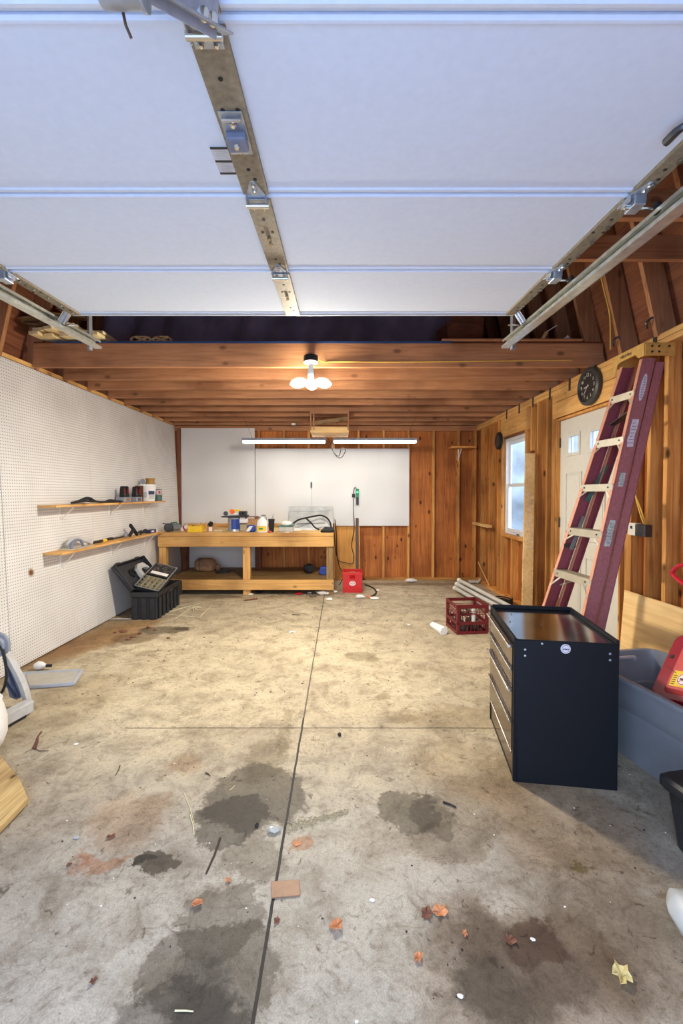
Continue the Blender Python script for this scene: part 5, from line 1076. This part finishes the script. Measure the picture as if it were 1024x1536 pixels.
k = loft(MB(), [rg(.2865, .4765, .09, .432), rg(.291, .481, .09, .436), rg(.291, .481, .09, .444), rg(.2865, .4765, .09, .448)], False)
C(k, 'rim_bead', 'tote_grey', tt, smooth=True)
for s in (1, -1): C(MB().tube(spline([(-.11, s*.43, .40), (-.09, s*.425, .418), (.09, s*.425, .418), (.11, s*.43, .40)], 4), .010, 8), 'moulded_handle', 'lid_grey', tt, smooth=True)
# the red case
rcse = thing('storage_case', 'red plastic case with a yellow warning label tipped in the grey tote', 'case', (1.86, 2.2, .2))
q0, q1, q2 = AY(973, 1038, 2.42), AY(1014, 950, 2.52), AY(1032, 1068, 2.14)
ey = (q1-q0).normalized(); ex = (q2-q0); ex = (ex-ey*ex.dot(ey)).normalized(); ez = ey.cross(ex).normalized()
if ez.dot(Vector((0, 0, CAMZ))-q0) < 0: ez = -ez
Mr = Matrix(((ex.x, ey.x, ez.x, q0.x), (ex.y, ey.y, ez.y, q0.y), (ex.z, ey.z, ez.z, q0.z), (0, 0, 0, 1)))
HE = (q1-q0).length; LE = .5
rr2 = lambda x0, x1, y0, y1, r, z: [(x_+(x0+x1)/2, y_+(y0+y1)/2, z) for x_, y_ in rrect((x1-x0)/2, (y1-y0)/2, r)]
loft(MB(), [rr2(.0, LE, -.02, HE, .05, -.10), rr2(.0, LE, -.02, HE, .05, -.012), rr2(.01, LE-.01, -.01, HE-.01, .045, 0)], True, True).xf(Mr).build('case_body', 'case_red', rcse, smooth=True)
loft(MB(), [rr2(.085, LE-.06, .02, HE-.06, .03, .0005), rr2(.11, LE-.08, .04, HE-.08, .02, .018)], True, True).xf(Mr).build('face_panel', 'pale_red', rcse, bevel=.003)
loft(MB(), [rr2(-.008, LE+.008, -.026, HE+.008, .055, -.055), rr2(-.008, LE+.008, -.026, HE+.008, .055, -.035)], True, True).xf(Mr).build('case_rim', 'pinkred', rcse)
MB().box(.03, .055, HE-.16, HE-.14, .001, .004).bar((.06, .16, .020), (.14, .13, .022), .006, .003, (0, 0, 1)).xf(Mr).build('seam_mark', 'ink', rcse)
lb = MB().box(.125, .26, .055, .145, .0185, .020).xf(Mr).build('warning_label', 'yellow', rcse, label='yellow warning label')
Md = Mr @ Matrix.Translation((.195, .1, .0205))
MB().lathe([(0, 0), (.034, 0), (.034, .001), (0, .001)], seg=24).xf(Md).build('label_disc', 'paper', lb)
MB().lathe([(.027, .0012), (.031, .0012), (.031, .0018), (.027, .0018)], seg=24).bar((-.02, -.02, .0015), (.02, .02, .0015), .004, .001, (1, -1, 0)).xf(Md).build('prohibition_ring', 'pinkred', lb)
MB().box(-.018, .0, -.004, .005, .0011, .0014).box(0, .013, -.008, .002, .0011, .0014).xf(Md).build('pictogram', 'ink', lb)
k = MB()
for j in range(5): k.box(.13+.002*(j % 2), .155, .065+j*.012, .069+j*.012, .0202, .0208)
k.xf(Mr).build('label_text', 'ink', lb)
# red D grip shovel
q = AX(1012, 860, 2.05)
sv = thing('shovel', 'red D-shaped tool grip at the right edge above the grey tote', 'shovel', (2.02, q.y, 0))
yq = q.y
pts = [(2.05, yq+.03, q.z-.005), (2.05, yq-.02, q.z+.045), (2.05, yq-.10, q.z+.07), (2.05, yq-.17, q.z+.05), (2.05, yq-.18, q.z-.02), (2.05, yq-.12, q.z-.06), (2.05, yq-.04, q.z-.04), (2.05, yq+.03, q.z-.005)]
MB().tube(spline(pts, 4), .012, 8).build('grip', 'pinkred', sv, smooth=True)
MB().tube([(2.05, yq-.13, q.z-.06), (2.085, yq-.42, .1)], .015, 10).build('shaft', 'soft_black', sv, smooth=True)
MB().prism([(2.05, yq-.55, .02), (2.05, yq-.30, .02), (2.05, yq-.33, .2), (2.05, yq-.5, .2)], (.03, 0, 0)).build('blade', 'pinkred', sv, bevel=.004)
# black bin bottom right
bn = thing('black_bin', 'small black plastic tool box with a handled lid at the lower right', 'tool box', (1.51, 1.665, 0), R(10)); bn.scale = (1, 1, .93)
k = loft(MB(), [rg(.155, .10, .03, 0, 4), rg(.16, .105, .03, .01, 4), rg(.185, .125, .03, .235, 4)], True, True); C(k, 'box_body', 'black_plastic', bn, smooth=True)
k = loft(MB(), [rg(.20, .14, .035, .250, 4), rg(.208, .148, .035, .262, 4), rg(.208, .148, .035, .292, 4), rg(.195, .135, .035, .305, 4)], True, True); C(k, 'lid', 'black_plastic', bn, smooth=True)
C(loft(MB(), [rg(.18, .12, .03, .236, 4), rg(.18, .12, .03, .25, 4)], True, True), 'lid_gap', 'soft_black', bn)
C(MB().tube(spline([(-.13, 0, .306), (-.12, 0, .325), (-.06, 0, .335), (.06, 0, .335), (.12, 0, .325), (.13, 0, .306)], 4), .012, 8), 'handle', 'steel_dark', bn, smooth=True)
for s in (-1, 1): C(B(-.03+s*.1, .03+s*.1, -.157, -.148, .22, .30), 'latch', 'steel_dark', bn, bevel=.003)
# white bag
c = F(1062, 1422); k = MB(); rn = random.Random(6)
k.blob((c.x+.0, c.y+.02, .05), (.075, .13, .05), 16, 9, .10, rnd=rn)
for v in k.v: v.z = max(v.z, .001)
tag(k.build('plastic_bag', 'bag', smooth=True), 'crumpled white plastic bag on the floor below the small black tool box', 'bag')
# ================================================================= MAROON CRATE, PIPES, JUG
mc = thing('milk_crate', 'dark red openwork milk crate full of small parts on the floor', 'crate', (1.155, 4.38, 0), R(-9)*-0.0+R(6))
W_, D_, H_ = .33, .33, .295
k = wallbox(0, W_, 0, D_, .0, .03, .012).box(.012, W_-.012, .012, D_-.012, 0, .008)
for (z0, z1) in ((.095, .125), (.262, H_)):
    w2 = wallbox(0, W_, 0, D_, z0, z1, .012); k.add(w2.v, w2.f)
for x_ in (0, W_-.03):
    for y_ in (0, D_-.03): k.box(x_, x_+.03, y_, y_+.03, .03, .262)
C(k, 'crate_frame', 'crate_maroon', mc, bevel=.002)
k = MB()
for i in range(1, 7):
    x_ = .03+i*(W_-.06)/7
    for y_ in (.003, D_-.009): k.box(x_-.003, x_+.003, y_, y_+.006, .03, .095)
    y2 = .03+i*(D_-.06)/7
    for x2_ in (.003, W_-.009): k.box(x2_, x2_+.006, y2-.003, y2+.003, .03, .095)
for z_ in (.215, .232, .198):
    for y_ in (.002, D_-.008): k.box(.03, W_-.03, y_, y_+.006, z_-.003, z_+.003)
    for x_ in (.002, W_-.008): k.box(x_, x_+.006, .03, D_-.03, z_-.003, z_+.003)
for (y_,) in ((.005,), (D_-.006,)):
    for s in (-1, 1):
        pts = spline([(W_/2+s*.0, y_, .21), (W_/2+s*.06, y_, .195), (W_/2+s*.10, y_, .16), (W_/2+s*.115, y_, .125)], 4); k.tube(pts, .0035, 6)
        k.tube([(W_/2+s*.03, y_, .125), (W_/2+s*.03, y_, .2)], .0035, 6); k.tube([(W_/2+s*.07, y_, .125), (W_/2+s*.05, y_, .198)], .0035, 6)
for (x_,) in ((.005,), (W_-.006,)):
    for s in (-1, 1):
        pts = spline([(x_, D_/2, .21), (x_, D_/2+s*.06, .195), (x_, D_/2+s*.10, .16), (x_, D_/2+s*.115, .125)], 4); k.tube(pts, .0035, 6)
        k.tube([(x_, D_/2+s*.04, .125), (x_, D_/2+s*.04, .2)], .0035, 6)
C(k, 'lattice', 'crate_maroon', mc)
rn = random.Random(21)
Mm = Matrix.Translation(mc.location) @ Matrix.Rotation(R(6), 4, 'Z')
names = [('black coil of tubing on top inside the dark red crate', 'rubber', 'hose_coil', 'hose'), ('pale grey fitting in the dark red crate', 'light_grey', 'pipe_fitting', 'fitting'), ('dark steel bracket in the dark red crate', 'steel_dark', 'metal_bracket', 'bracket')]
cl = []
for i in range(20): a = i*.6; cl.append((W_/2-.03+.06*cos(a), D_/2+.02+.06*sin(a), .14+.005*i))
tag(MB().tube(cl, .010, 6).xf(Mm).build('hose_coil', 'rubber', smooth=True), names[0][0], 'hose')
tag(MB().tube([(W_/2+.05, .10, .05), (W_/2+.09, .2, .21)], .025, 10).xf(Mm).build('pipe_fitting', 'light_grey', smooth=True), names[1][0], 'fitting')
tag(MB().bar((.05, .08, .02), (.10, .22, .22), .05, .008).xf(Mm).build('metal_bracket', 'steel_dark'), names[2][0], 'bracket')
k = MB()
for i in range(70):
    c_ = (rn.uniform(.03, W_-.03), rn.uniform(.03, D_-.03), rn.uniform(.012, .10)); k.cbox(c_, [rn.uniform(.01, .04) for _ in range(3)])
tag(k.xf(Mm).build('small_parts', 'junk'), 'jumble of small loose hardware in the dark red crate', 'hardware', kind='stuff')
# pipes
ends = [((682.3, 882.3), .025, 742, 916), ((685.2, 876), .072, 0, 0), ((688.4, 870), .12, 0, 0)]
far = [AY(682.3, 882.3, 6.28), AY(685.2, 876.2, 6.31), AY(688.5, 870.3, 6.34)]
E0 = [Vector((1.615, 6.28, .03)), Vector((1.655, 6.31, .09)), Vector((1.695, 6.34, .15))]
for i, p in enumerate(E0): p.x = far[i].x; p.z = max(.028, far[i].z)
N0 = [Vector((1.90, 4.05, E0[0].z)), Vector((1.985, 4.05, .075)), Vector((2.07, 4.1, .10))]
labs = ['lowest of the white capped pipes lying by the right wall', 'middle white capped pipe of the bundle by the right wall', 'topmost white capped pipe of the bundle by the right wall']
for i in range(3):
    t = thing('plastic_pipe', labs[i], 'pipe', tuple(E0[i]), group='white pipes by the right wall')
    d = (N0[i]-E0[i]).normalized()
    MB().tube([E0[i], N0[i]], .025, 14).build('pipe', 'pipe_white', t, smooth=True)
    MB().tube([E0[i]-d*.03, E0[i]-d*.018, E0[i]+d*.03], [.02, .031, .030], 14).build('end_cap', 'pipe_cap', t, smooth=True)
for i, (a, c) in enumerate(((0, 1), (1, 2))):
    p = (E0[a]+E0[c])/2+Vector((.065, .2, -.035)); q = (N0[a]+N0[c])/2+Vector((.035, 0, -.035)); p.z = max(p.z, .024); q.z = max(q.z, .024)
    tag(MB().tube([p, q], .022, 12).build('plastic_pipe', 'pipe_white', smooth=True), ['thinner pipe without a cap between the two lower capped pipes', 'thinner pipe without a cap between the two upper capped pipes'][i], 'pipe', 'white pipes by the right wall')
A, Bp = F(703, 872, .03), F(716, 872, .03)
tag(MB().bar(A, Bp, .1, .03, (0, 1, 0)).bar(Bp+Vector((-.01, 0, -.03)), Bp+Vector((.03, -.05, .05)), .04, .02, (0, 1, 0)).build('trim_piece', 'pipe_white', bevel=.004), 'short white plastic trim piece behind the capped pipes', 'trim')
c = AX(757, 893, 2.08); cl = []
for i in range(60): a = i*.42; cl.append((2.03+.10*cos(a), 5.5+.13*sin(a), .014+.0016*i))
tag(MB().tube(cl, .010, 6).build('hose_coil', 'rubber', smooth=True), 'black hose coil lying by the wall behind the pipes', 'hose')
A, Bp = F(650, 938, .035), F(664, 946, .035)
t = thing('white_jug', 'white plastic bottle lying on the floor left of the dark red crate', 'bottle', (A.x, A.y, 0)); d = (Bp-A).normalized()
MB().tube([A-d*.03, A-d*.022, A-d*.0, Bp, Bp+d*.02, Bp+d*.024], [.024, .032, .035, .046, .046, .040], 8).build('bottle_body', 'white_plastic', t, bevel=.003)
MB().tube([A-d*.05, A-d*.031], [.014, .016], 10).build('neck', 'white_plastic', t, smooth=True)
# ================================================================= LEFT FOREGROUND
P_ = [F(126.5, 1004, .02), F(112, 1025, .02), F(36, 1031, .02), F(30, 1009, .02)]
lid = thing('tote_lid', 'pale grey tote lid lying on the floor by the left pegboard', 'lid', tuple((P_[0]+P_[2])/2*1.0)[:2]+(0,))
def inset(pts, t): c_ = sum(pts, Vector())/4; return [p.lerp(c_, t) for p in pts]
def rounded(pts, f=.12):
    out = []
    n = len(pts)
    for i in range(n):
        a, b2, c_ = pts[i-1], pts[i], pts[(i+1) % n]; out += [b2.lerp(a, f), b2.lerp(a, f*.3).lerp(b2.lerp(c_, f*.3), .5), b2.lerp(c_, f)]
    return out
zz_ = lambda pts, z: [(p.x, p.y, z) for p in pts]
k = loft(MB(), [zz_(rounded(P_), .004), zz_(rounded(P_), .018), zz_(rounded(inset(P_, .04)), .028), zz_(rounded(inset(P_, .10)), .028), zz_(rounded(inset(P_, .16)), .016)], True, True)
k.build('lid_body', 'lid_grey', lid, smooth=True)
k = loft(MB(), [zz_(rounded(inset(P_, .17)), .0165), zz_(rounded(inset(P_, .2)), .02)], True, True); k.build('lid_panel', 'lid_inner', lid)
c = F(60, 1001, .02); t = thing('light_bulb', 'white bulb-shaped object on the floor beside the grey lid', 'bulb', (c.x, c.y, 0))
MB().lathe([(0, -.045), (.02, -.04), (.034, -.015), (.03, .015), (.016, .04), (.013, .05), (0, .05)], (c.x, c.y, .034), 'x', seg=18).build('bulb_glass', 'white_plastic', t, smooth=True); MB().lathe([(0, 0), (.012, 0), (.012, .04), (0, .045)], (c.x+.051, c.y-.0, .034), 'x', seg=12).build('bulb_base', 'rubber', t, smooth=True)
# grey machine with curved arm at the left edge
gm = thing('exercise_machine', 'grey and white curved-frame machine at the left edge of the floor', 'machine', (-2.2, 2.85, 0))
yy = 2.85
foot = AY(41, 1052, 2.88)
arc = [AY(x_, y_, 2.86) for x_, y_ in ((2, 971), (12, 985), (22, 1002), (31, 1020), (38, 1038), (42, 1056))]
k = MB(); sp_ = spline(arc, 5)
for a, c_ in zip(sp_[:-1], sp_[1:]): k.bar(a, c_+(c_-a)*.08, .045, .026, (0, 1, 0))
k.build('curved_arm', 'light_grey', gm)
inner = [AY(x_, y_, 2.87) for x_, y_ in ((6, 988), (16, 1000), (26, 1022), (32, 1046), (24, 1050), (14, 1046), (10, 1030), (9, 1015), (6, 1003))]
MB().prism(inner, (0, .05, 0)).build('side_web', 'bluegrey', gm, bevel=.004, label='dark blue grey ribbed web')
for pp in (((9, 1000), (28, 1046)), ((8, 1024), (24, 1046))): MB().bar(AY(*pp[0], 2.862), AY(*pp[1], 2.862), .012, .012, (0, 1, 0)).build('web_rib', 'denim', gm)
f0, f1 = F(44, 1058, .05), F(-30, 1098, .05)
MB().bar(f0, f1, .07, .07, (.5, .8, 0)).build('base_rail', 'light_grey', gm, bevel=.006); MB().bar(Vector((f0.x+.01, f0.y-.055, .015)), Vector((f1.x+.01, f1.y-.055, .015)), .03, .028, (.5, .8, 0)).build('rubber_strip', 'rubber', gm, bevel=.006)
MB().prism([F(44, 1059, .01)+Vector((-.02, 0, 0)), F(53, 1054, .01), F(44, 1050, .01)], (0, 0, .01)).build('toe', 'light_grey', gm)
dcc = AY(-6, 968, 2.80)
MB().lathe([(0, -.03), (.03, -.03), (.035, -.024), (.06, -.022), (.062, .0), (.078, .002), (.08, .02), (.07, .03), (0, .03)], tuple(dcc), 'y', seg=32).build('pivot_disc', 'mid_grey', gm, smooth=True)
pts = [AY(x_, y_, 2.78) for x_, y_ in ((-8, 958), (3, 975), (9, 1000), (9, 1020), (4, 1036), (-6, 1046))]
MB().tube(spline(pts, 6), .009, 8).build('cable', 'cable_black', gm, smooth=True, label='black cable')
c = AY(-34, 1098, 2.38); t = thing('white_tub', 'rounded white tub cut off by the left edge of the photo', 'tub', (c.x, 2.38, 0))
MB().lathe([(0, 0), (.10, 0), (.135, .03), (.155, .09), (.155, .17), (.14, .24), (.13, .27), (.135, .28), (.13, .285), (0, .285)], (-2.0, 2.36, .0), seg=36).build('tub_body', 'white_plastic', t, smooth=True)
Q = [F(42, 1200, .03), F(30, 1172, .03), F(0, 1135, .03), F(-60, 1120, .03), F(-90, 1230, .03), F(-10, 1256, .03), F(8, 1236, .03)]
tag(MB().prism([(p.x, p.y, .012) for p in Q], (0, 0, .03)).build('plywood_scrap', 'osb_yellow', bevel=.004), 'yellowish ragged plywood piece on the floor at the left edge', 'plywood')
# ================================================================= FLOOR DEBRIS
def leaf(px, py, s, mat, lab, an=0, curl=.012, seed=1, name='dry_leaf', cat='leaf'):
    c = F(px, py); rn = random.Random(seed); n = 14; k = MB()
    ring = [(s*(.5+.5*abs(sin(i*2*pi/n*2.5+seed)))*(1+rn.uniform(-.15, .15))*cos(i*2*pi/n), s*.8*(.55+.45*abs(sin(i*2*pi/n*2.5+seed)))*(1+rn.uniform(-.15, .15))*sin(i*2*pi/n), curl*(.25+rn.uniform(0, 1))) for i in range(n)]
    k.add([(0, 0, .004)]+ring+[(0, 0, .0025)]+[(x_, y_, z_-.0015) for x_, y_, z_ in ring], [(0, i+1, (i+1) % n+1) for i in range(n)]+[(n+1, n+2+(i+1) % n, n+2+i) for i in range(n)]+[(i+1, n+2+i, n+2+(i+1) % n, (i+1) % n+1) for i in range(n)])
    o = k.xf(Matrix.Translation(c) @ Matrix.Rotation(R(an), 4, 'Z')).build(name, mat); o.location.z = max(0, o.location.z)*0+.0005
    return tag(o, lab, cat)
leaf(660, 1369, .030, 'leaf_orange', 'bright orange leaf beside a purplish brown leaf on the floor', 20, .02, 1)
leaf(640, 1372, .026, 'leaf_brown', 'purplish brown leaf touching the bright orange leaf', 80, .012, 2)
leaf(504, 1392, .028, 'leaf_orange', 'pale orange curled leaf right of the joint below the copper plate', 140, .02, 3)
leaf(627, 1438, .018, 'leaf_orange', 'small orange leaf on the bare pale slab', 60, .014, 4)
leaf(296, 1358, .022, 'leaf_orange', 'small tan leaf at the edge of the lower dark wet stain', 10, .016, 6)
leaf(445, 1266, .02, 'leaf_orange', 'small tan leaf scrap beside the joint above the copper plate', 30, .004, 7)
leaf(166, 1256, .020, 'leaf_brown', 'brown leaf in the rusty patch at left', 0, .01, 8)
leaf(140, 1474, .012, 'leaf_brown', 'tiny dark red leaf scrap alone at lower left', 50, .014, 9)
leaf(415, 1383, .014, 'leaf_brown', 'dark red scrap just right of the joint below the copper plate', 70, .01, 10)
leaf(697, 1402, .012, 'leaf_orange', 'small brown orange scrap at the top of the oily patch', 70, .012, 12)
leaf(765, 1412, .022, 'leaf_brown', 'reddish brown crumpled leaf in the oily patch', 10, .012, 13)
leaf(932, 1467, .034, 'leaf_yellow', 'pale yellow crumpled leaf at the lower right', 30, .03, 14)
leaf(320, 1322, .012, 'leaf_orange', 'tiny orange leaf left of the copper plate near the black twig', 30, .012, 17) if False else None
leaf(342, 1322, .012, 'leaf_orange', 'tiny orange leaf between the black twig and the copper plate', 30, .012, 17)
leaf(104, 1298, .012, 'leaf_brown', 'small rust brown scrap left of the dark oil spot', 30, .006, 18)
# standing brown leaf at left
c = F(52, 1124); t = thing('withered_leaf', 'tall withered brown leaf standing on the floor at the left', 'leaf', (c.x, c.y, 0))
k = MB(); pts = [(c.x-.02, c.y, .0), (c.x+.005, c.y+.002, .0), (c.x+.012, c.y+.01, .035), (c.x+.010, c.y+.014, .06), (c.x+.028, c.y+.02, .085), (c.x+.018, c.y+.02, .088), (c.x+.002, c.y+.012, .06), (c.x-.006, c.y+.006, .03)]
k.prism(pts, (.0, .006, 0)).build('blade', 'leaf_brown', t); MB().tube([(c.x+.0, c.y, .003), (c.x+.04, c.y-.02, .004), (c.x+.09, c.y-.02, .004)], .002, 5).build('stalk', 'twig', t)
# copper coloured plate
Q = [F(407, 1324), F(449, 1322), F(450, 1345), F(407, 1349)]
tag(MB().prism([(p.x, p.y, .001) for p in Q], (0, 0, .005)).build('copper_plate', 'copper', bevel=.001), 'flat copper brown rectangular plate lying on the floor joint', 'plate')
def stick(a, c_, r, mat, lab, name='twig', cat='twig', z=None):
    z = z or r; p, q2 = F(*a, z), F(*c_, z); m_ = p.lerp(q2, .5)+Vector((.004, 0, .001))
    tag(MB().tube([p, m_, q2], [r, r*.9, r*.7], 6).build(name, mat, smooth=True), lab, cat)
stick((330, 1257), (309, 1310), .0045, 'twig', 'thick black twig below the wet gravelly stain')
stick((180, 1148), (173, 1163), .0028, 'twig', 'thin brown twig on the pale slab at left')
stick((276, 1190), (292, 1238), .002, 'straw', 'pale bent straw stalk at the left tip of the wet stain', 'straw_stalk', 'straw')
stick((285, 1222), (291, 1252), .0028, 'straw', 'second pale stalk crossing at the left tip of the wet stain', 'straw_stalk', 'straw')
stick((262, 1516), (290, 1517), .0022, 'straw', 'pale straw stalk lying in the lower wet stain', 'straw_stalk', 'straw')
stick((308, 1159), (315, 1164), .003, 'twig', 'short black chip above the wet stain')
stick((664, 1203), (684, 1211), .0045, 'ink', 'black splinter at the right end of the square oily stain')
stick((345, 1185), (352, 1178), .002, 'straw', 'tiny pale splinter inside the wet gravelly stain', 'straw_stalk', 'straw')
stick((730, 1228), (727, 1228), .004, 'ink', 'tiny black chip right of the square oily stain') if False else None
stick((386, 898), (366, 900.5), .012, 'leaf_brown', 'reddish brown flat scrap in front of the bench middle leg', 'wood_scrap', 'scrap')
stick((438, 922), (450, 922.5), .005, 'twig', 'dark short twig on the floor in front of the bench right half')
# white bits
def bit(px, py, s, mat, lab, name='paper_scrap', cat='scrap', h=None, seed=0):
    c = F(px, py); k = MB(); h = h or s*.3; k.blob((c.x, c.y, h), (s, s*.7, h), 9, 5, .25, rnd=random.Random(seed+int(px))); 
    for v in k.v: v.z = max(v.z, .0006)
    tag(k.build(name, mat, smooth=False), lab, cat)
bit(115, 1257, .012, 'lid_grey', 'small pale blue disc on the slab at left', 'bottle_cap', 'cap', .003)
bit(558, 1351, .010, 'paper', 'small white chip right of the copper plate'); bit(438, 949, .03, 'paper', 'white scrap alone in the middle of the back floor')
bit(114, 1117, .012, 'paper', 'thin white chip on the floor right of the withered leaf'); bit(509, 1104, .013, 'ink', 'small black lump just below the cross joint', 'pebble', 'pebble', .01)
bit(690, 1495, .009, 'paper', 'bright white chip in the lower oily patch'); bit(799, 1410, .008, 'paper', 'tiny white chip in the reddish part of the oily patch'); bit(535, 1533, .006, 'paper', 'tiny white fleck at the bottom centre')
bit(411, 1247, .030, 'clear', 'clear crumpled plastic piece on the joint beside the gravel', 'plastic_scrap', 'scrap', .012); bit(412, 1187+30, .02, 'ink', 'x', 'pebble', 'pebble', .006) if False else None
bit(385, 1240, .009, 'ink', 'small black lump in the wet stain left of the clear plastic', 'pebble', 'pebble', .008)
# rubbish by the red crate
tr = [(470, 895, .05, 'junk', 'dark crumpled scrap left of the red crate'), (484, 892, .09, 'paper', 'large white crumpled paper in front of the red crate'), (497, 889.5, .07, 'paper', 'flat white paper touching the red crate'), (540, 897, .07, 'white_plastic', 'white plastic lump right of the red crate'), (553, 896.5, .035, 'orange', 'orange scrap right of the red crate'), (561, 899, .06, 'paper', 'white flat scrap farthest right of the red crate'), (494, 900, .05, 'paper', 'small white scrap nearest the joint before the red crate'),
      (448, 892, .05, 'pinkred', 'red wrapper on the floor under the bench right end'), (464, 890, .03, 'paper', 'white scrap on the floor at the bench right leg'), (376, 892.5, .04, 'paper', 'white scrap beside the bench middle leg'), (616, 873, .09, 'paper', 'white envelope near the back wall studs'), (720, 874, .03, 'paper', 'tiny white scrap by the right wall corner'),
      (566, 886, .03, 'paper', 'white scrap inside the curl of the black floor cord'), (420, 884+8, .03, 'junk', 'grey scrap under the bench front rail'), (388, 889, .05, 'soft_black', 'black round lump under the bench beside the middle leg'), (405, 905, .012, 'paper', 'tiny white fleck before the bench'), (613, 938, .02, 'paper', 'tiny pale fleck left of the white bottle')]
for i, (x_, y_, s, mt, lb_) in enumerate(tr): bit(x_, y_, s, mt, lb_, seed=i)
for i, (x_, y_, s) in enumerate(((185, 948, .06), (200, 956, .05), (232, 946, .03), (192, 960, .035), (172, 950, .03), (209, 951, .04), (222, 942, .03), (252, 958, .03))):
    bit(x_, y_, s*.7, 'leaf_brown', ['flat brown clod in the dirt before the black tool box, leftmost large one', 'brown clod right of the largest one before the tool box', 'small brown clod nearest the dark oval spot', 'low brown clod at the front of the dirt patch', 'small clod at the left rim of the dirt patch', 'round clod in the middle of the dirt patch', 'clod at the back of the dirt patch', 'lone clod right of the dirt patch'][i], 'dirt_clod', 'clod', .008, i)
# straw cluster
rn = random.Random(15); c0 = F(291, 913, .006)
hub = [(-.09, .05), (.09, .04), (-.06, -.06), (.08, -.05), (.0, .09), (-.10, .0), (.05, .07), (.03, -.09)]
k = MB()
for i, (dx, dy) in enumerate(hub): k.tube([c0+Vector((dx*.9, dy*1.4, .002)), c0+Vector((-dx*.3, -dy*.4, .012+.003*i))], .004, 5)
tag(k.build('straw_cluster', 'straw'), 'starburst clump of pale straw on the floor right of the black tool box', 'straw', kind='stuff')
for i, (a, c_) in enumerate((((249, 905), (284, 911)), ((244, 921), (300, 926)), ((284, 914), (262, 928)), ((300, 925), (317, 908)), ((213, 925), (252, 905)), ((255, 917), (300, 905)))):
    stick(a, c_, .0042, 'straw', ['long straw left of the straw clump', 'long straw lying in front of the straw clump', 'short straw below left of the straw clump', 'straw slanting up right of the straw clump', 'straw touching the side of the black tool box', 'long straw passing behind the straw clump'][i], 'straw_stalk', 'straw')
stick((160, 928.5), (196, 928.5), .008, 'light_grey', 'pale rod sticking out behind the black tool box at the wall', 'rod', 'rod')
# gravel in the broken patch and grit over the floor
rn = random.Random(33); k = MB()
for i in range(420):
    u = rn.random(); x_ = 430+u*92; y_ = 1243-u*26+rn.gauss(0, 4.5*(1-.55*u)); c = F(x_, y_); s = rn.uniform(.0015, .0042); k.blob((c.x, c.y, s*.6), (s, s*rn.uniform(.6, 1), s*.8), 5, 3)
tag(k.build('gravel', 'tan'), 'strip of loose gravel crumbs right of the floor joint', 'gravel', kind='stuff')
k = MB(); k2 = MB()
for i in range(520):
    x_ = rn.uniform(-1.7, 1.6); y_ = rn.uniform(1.2, 6.3); s = rn.uniform(.0012, .0042)*(1 if y_ < 3 else 1.6)
    (k if i % 3 else k2).blob((x_, y_, s*.4), (s*rn.uniform(.7, 1.6), s, s*.4), 5, 3)
tag(k.build('floor_grit', 'ink'), 'dark specks of grit scattered over the whole floor', 'grit', kind='stuff')
tag(k2.build('floor_crumbs', 'paper'), 'pale specks scattered over the whole floor', 'grit', kind='stuff')
# ================================================================= CAMERA AND LIGHT
cam = bpy.data.cameras.new('camera'); co_ = bpy.data.objects.new('camera', cam); COL.objects.link(co_)
cam.sensor_fit = 'VERTICAL'; cam.sensor_height = 36; cam.lens = 36*FPX/1536; cam.shift_y = -14/1536; cam.clip_start = .02
co_.location = (0, 0, CAMZ); co_.rotation_euler = (pi/2-PITCH, 0, 0); scene.camera = co_
w = bpy.data.worlds.new('sky'); scene.world = w; w.use_nodes = True; nt = w.node_tree; nt.nodes.clear()
out = nd(nt, 'OutputWorld'); bg = nd(nt, 'Background'); nt.links.new(bg.outputs[0], out.inputs[0])
tcw = nd(nt, 'TexCoord'); spw = nd(nt, 'SeparateXYZ'); nt.links.new(tcw.outputs['Generated'], spw.inputs[0])
cw = ramp(nt, spw.outputs[2], [(0, (.72, .82, 1)), (.5, (.55, .70, 1)), (1, (.5, .66, 1))]); nt.links.new(cw, bg.inputs[0]); bg.inputs[1].default_value = SKY
def light(name, typ, loc, energy, color, rot=(0, 0, 0), **kw):
    l = bpy.data.lights.new(name, typ); l.energy = energy; l.color = color
    for a, v in kw.items(): setattr(l, a, v)
    o = bpy.data.objects.new(name, l); COL.objects.link(o); o.location = loc; o.rotation_euler = rot; return o
po = light('doorway_portal', 'AREA', (-.3, -.2, 1.12), 1, (1, 1, 1), (R(-90), 0, 0), shape='RECTANGLE', size=2.8, size_y=2.2); po.data.cycles.is_portal = True
po.rotation_euler = (R(90), 0, 0)
light('bulb_glow', 'POINT', (lp.x, 3.74, 2.29), 105, (1, .90, .75), shadow_soft_size=.08)
light('bulb_downlight', 'AREA', (lp.x, 3.72, 2.30), BULB, (1, .90, .75), (0, 0, 0), shape='DISK', size=.22)
for i, pa in enumerate((426, 562)):
    A = AY(pa, 661, 6.4); light('strip_glow', 'AREA', (A.x, 6.4, A.z-.045), STRIP, (1, .96, .88), (0, 0, 0), shape='RECTANGLE', size=1.15, size_y=.06)
vs_ = scene.view_settings; vs_.view_transform = 'Standard'; vs_.look = 'None'; vs_.gamma = 1; vs_.use_curve_mapping = False; vs_.exposure = EXPO
scene.cycles.max_bounces = 8; scene.cycles.diffuse_bounces = 6
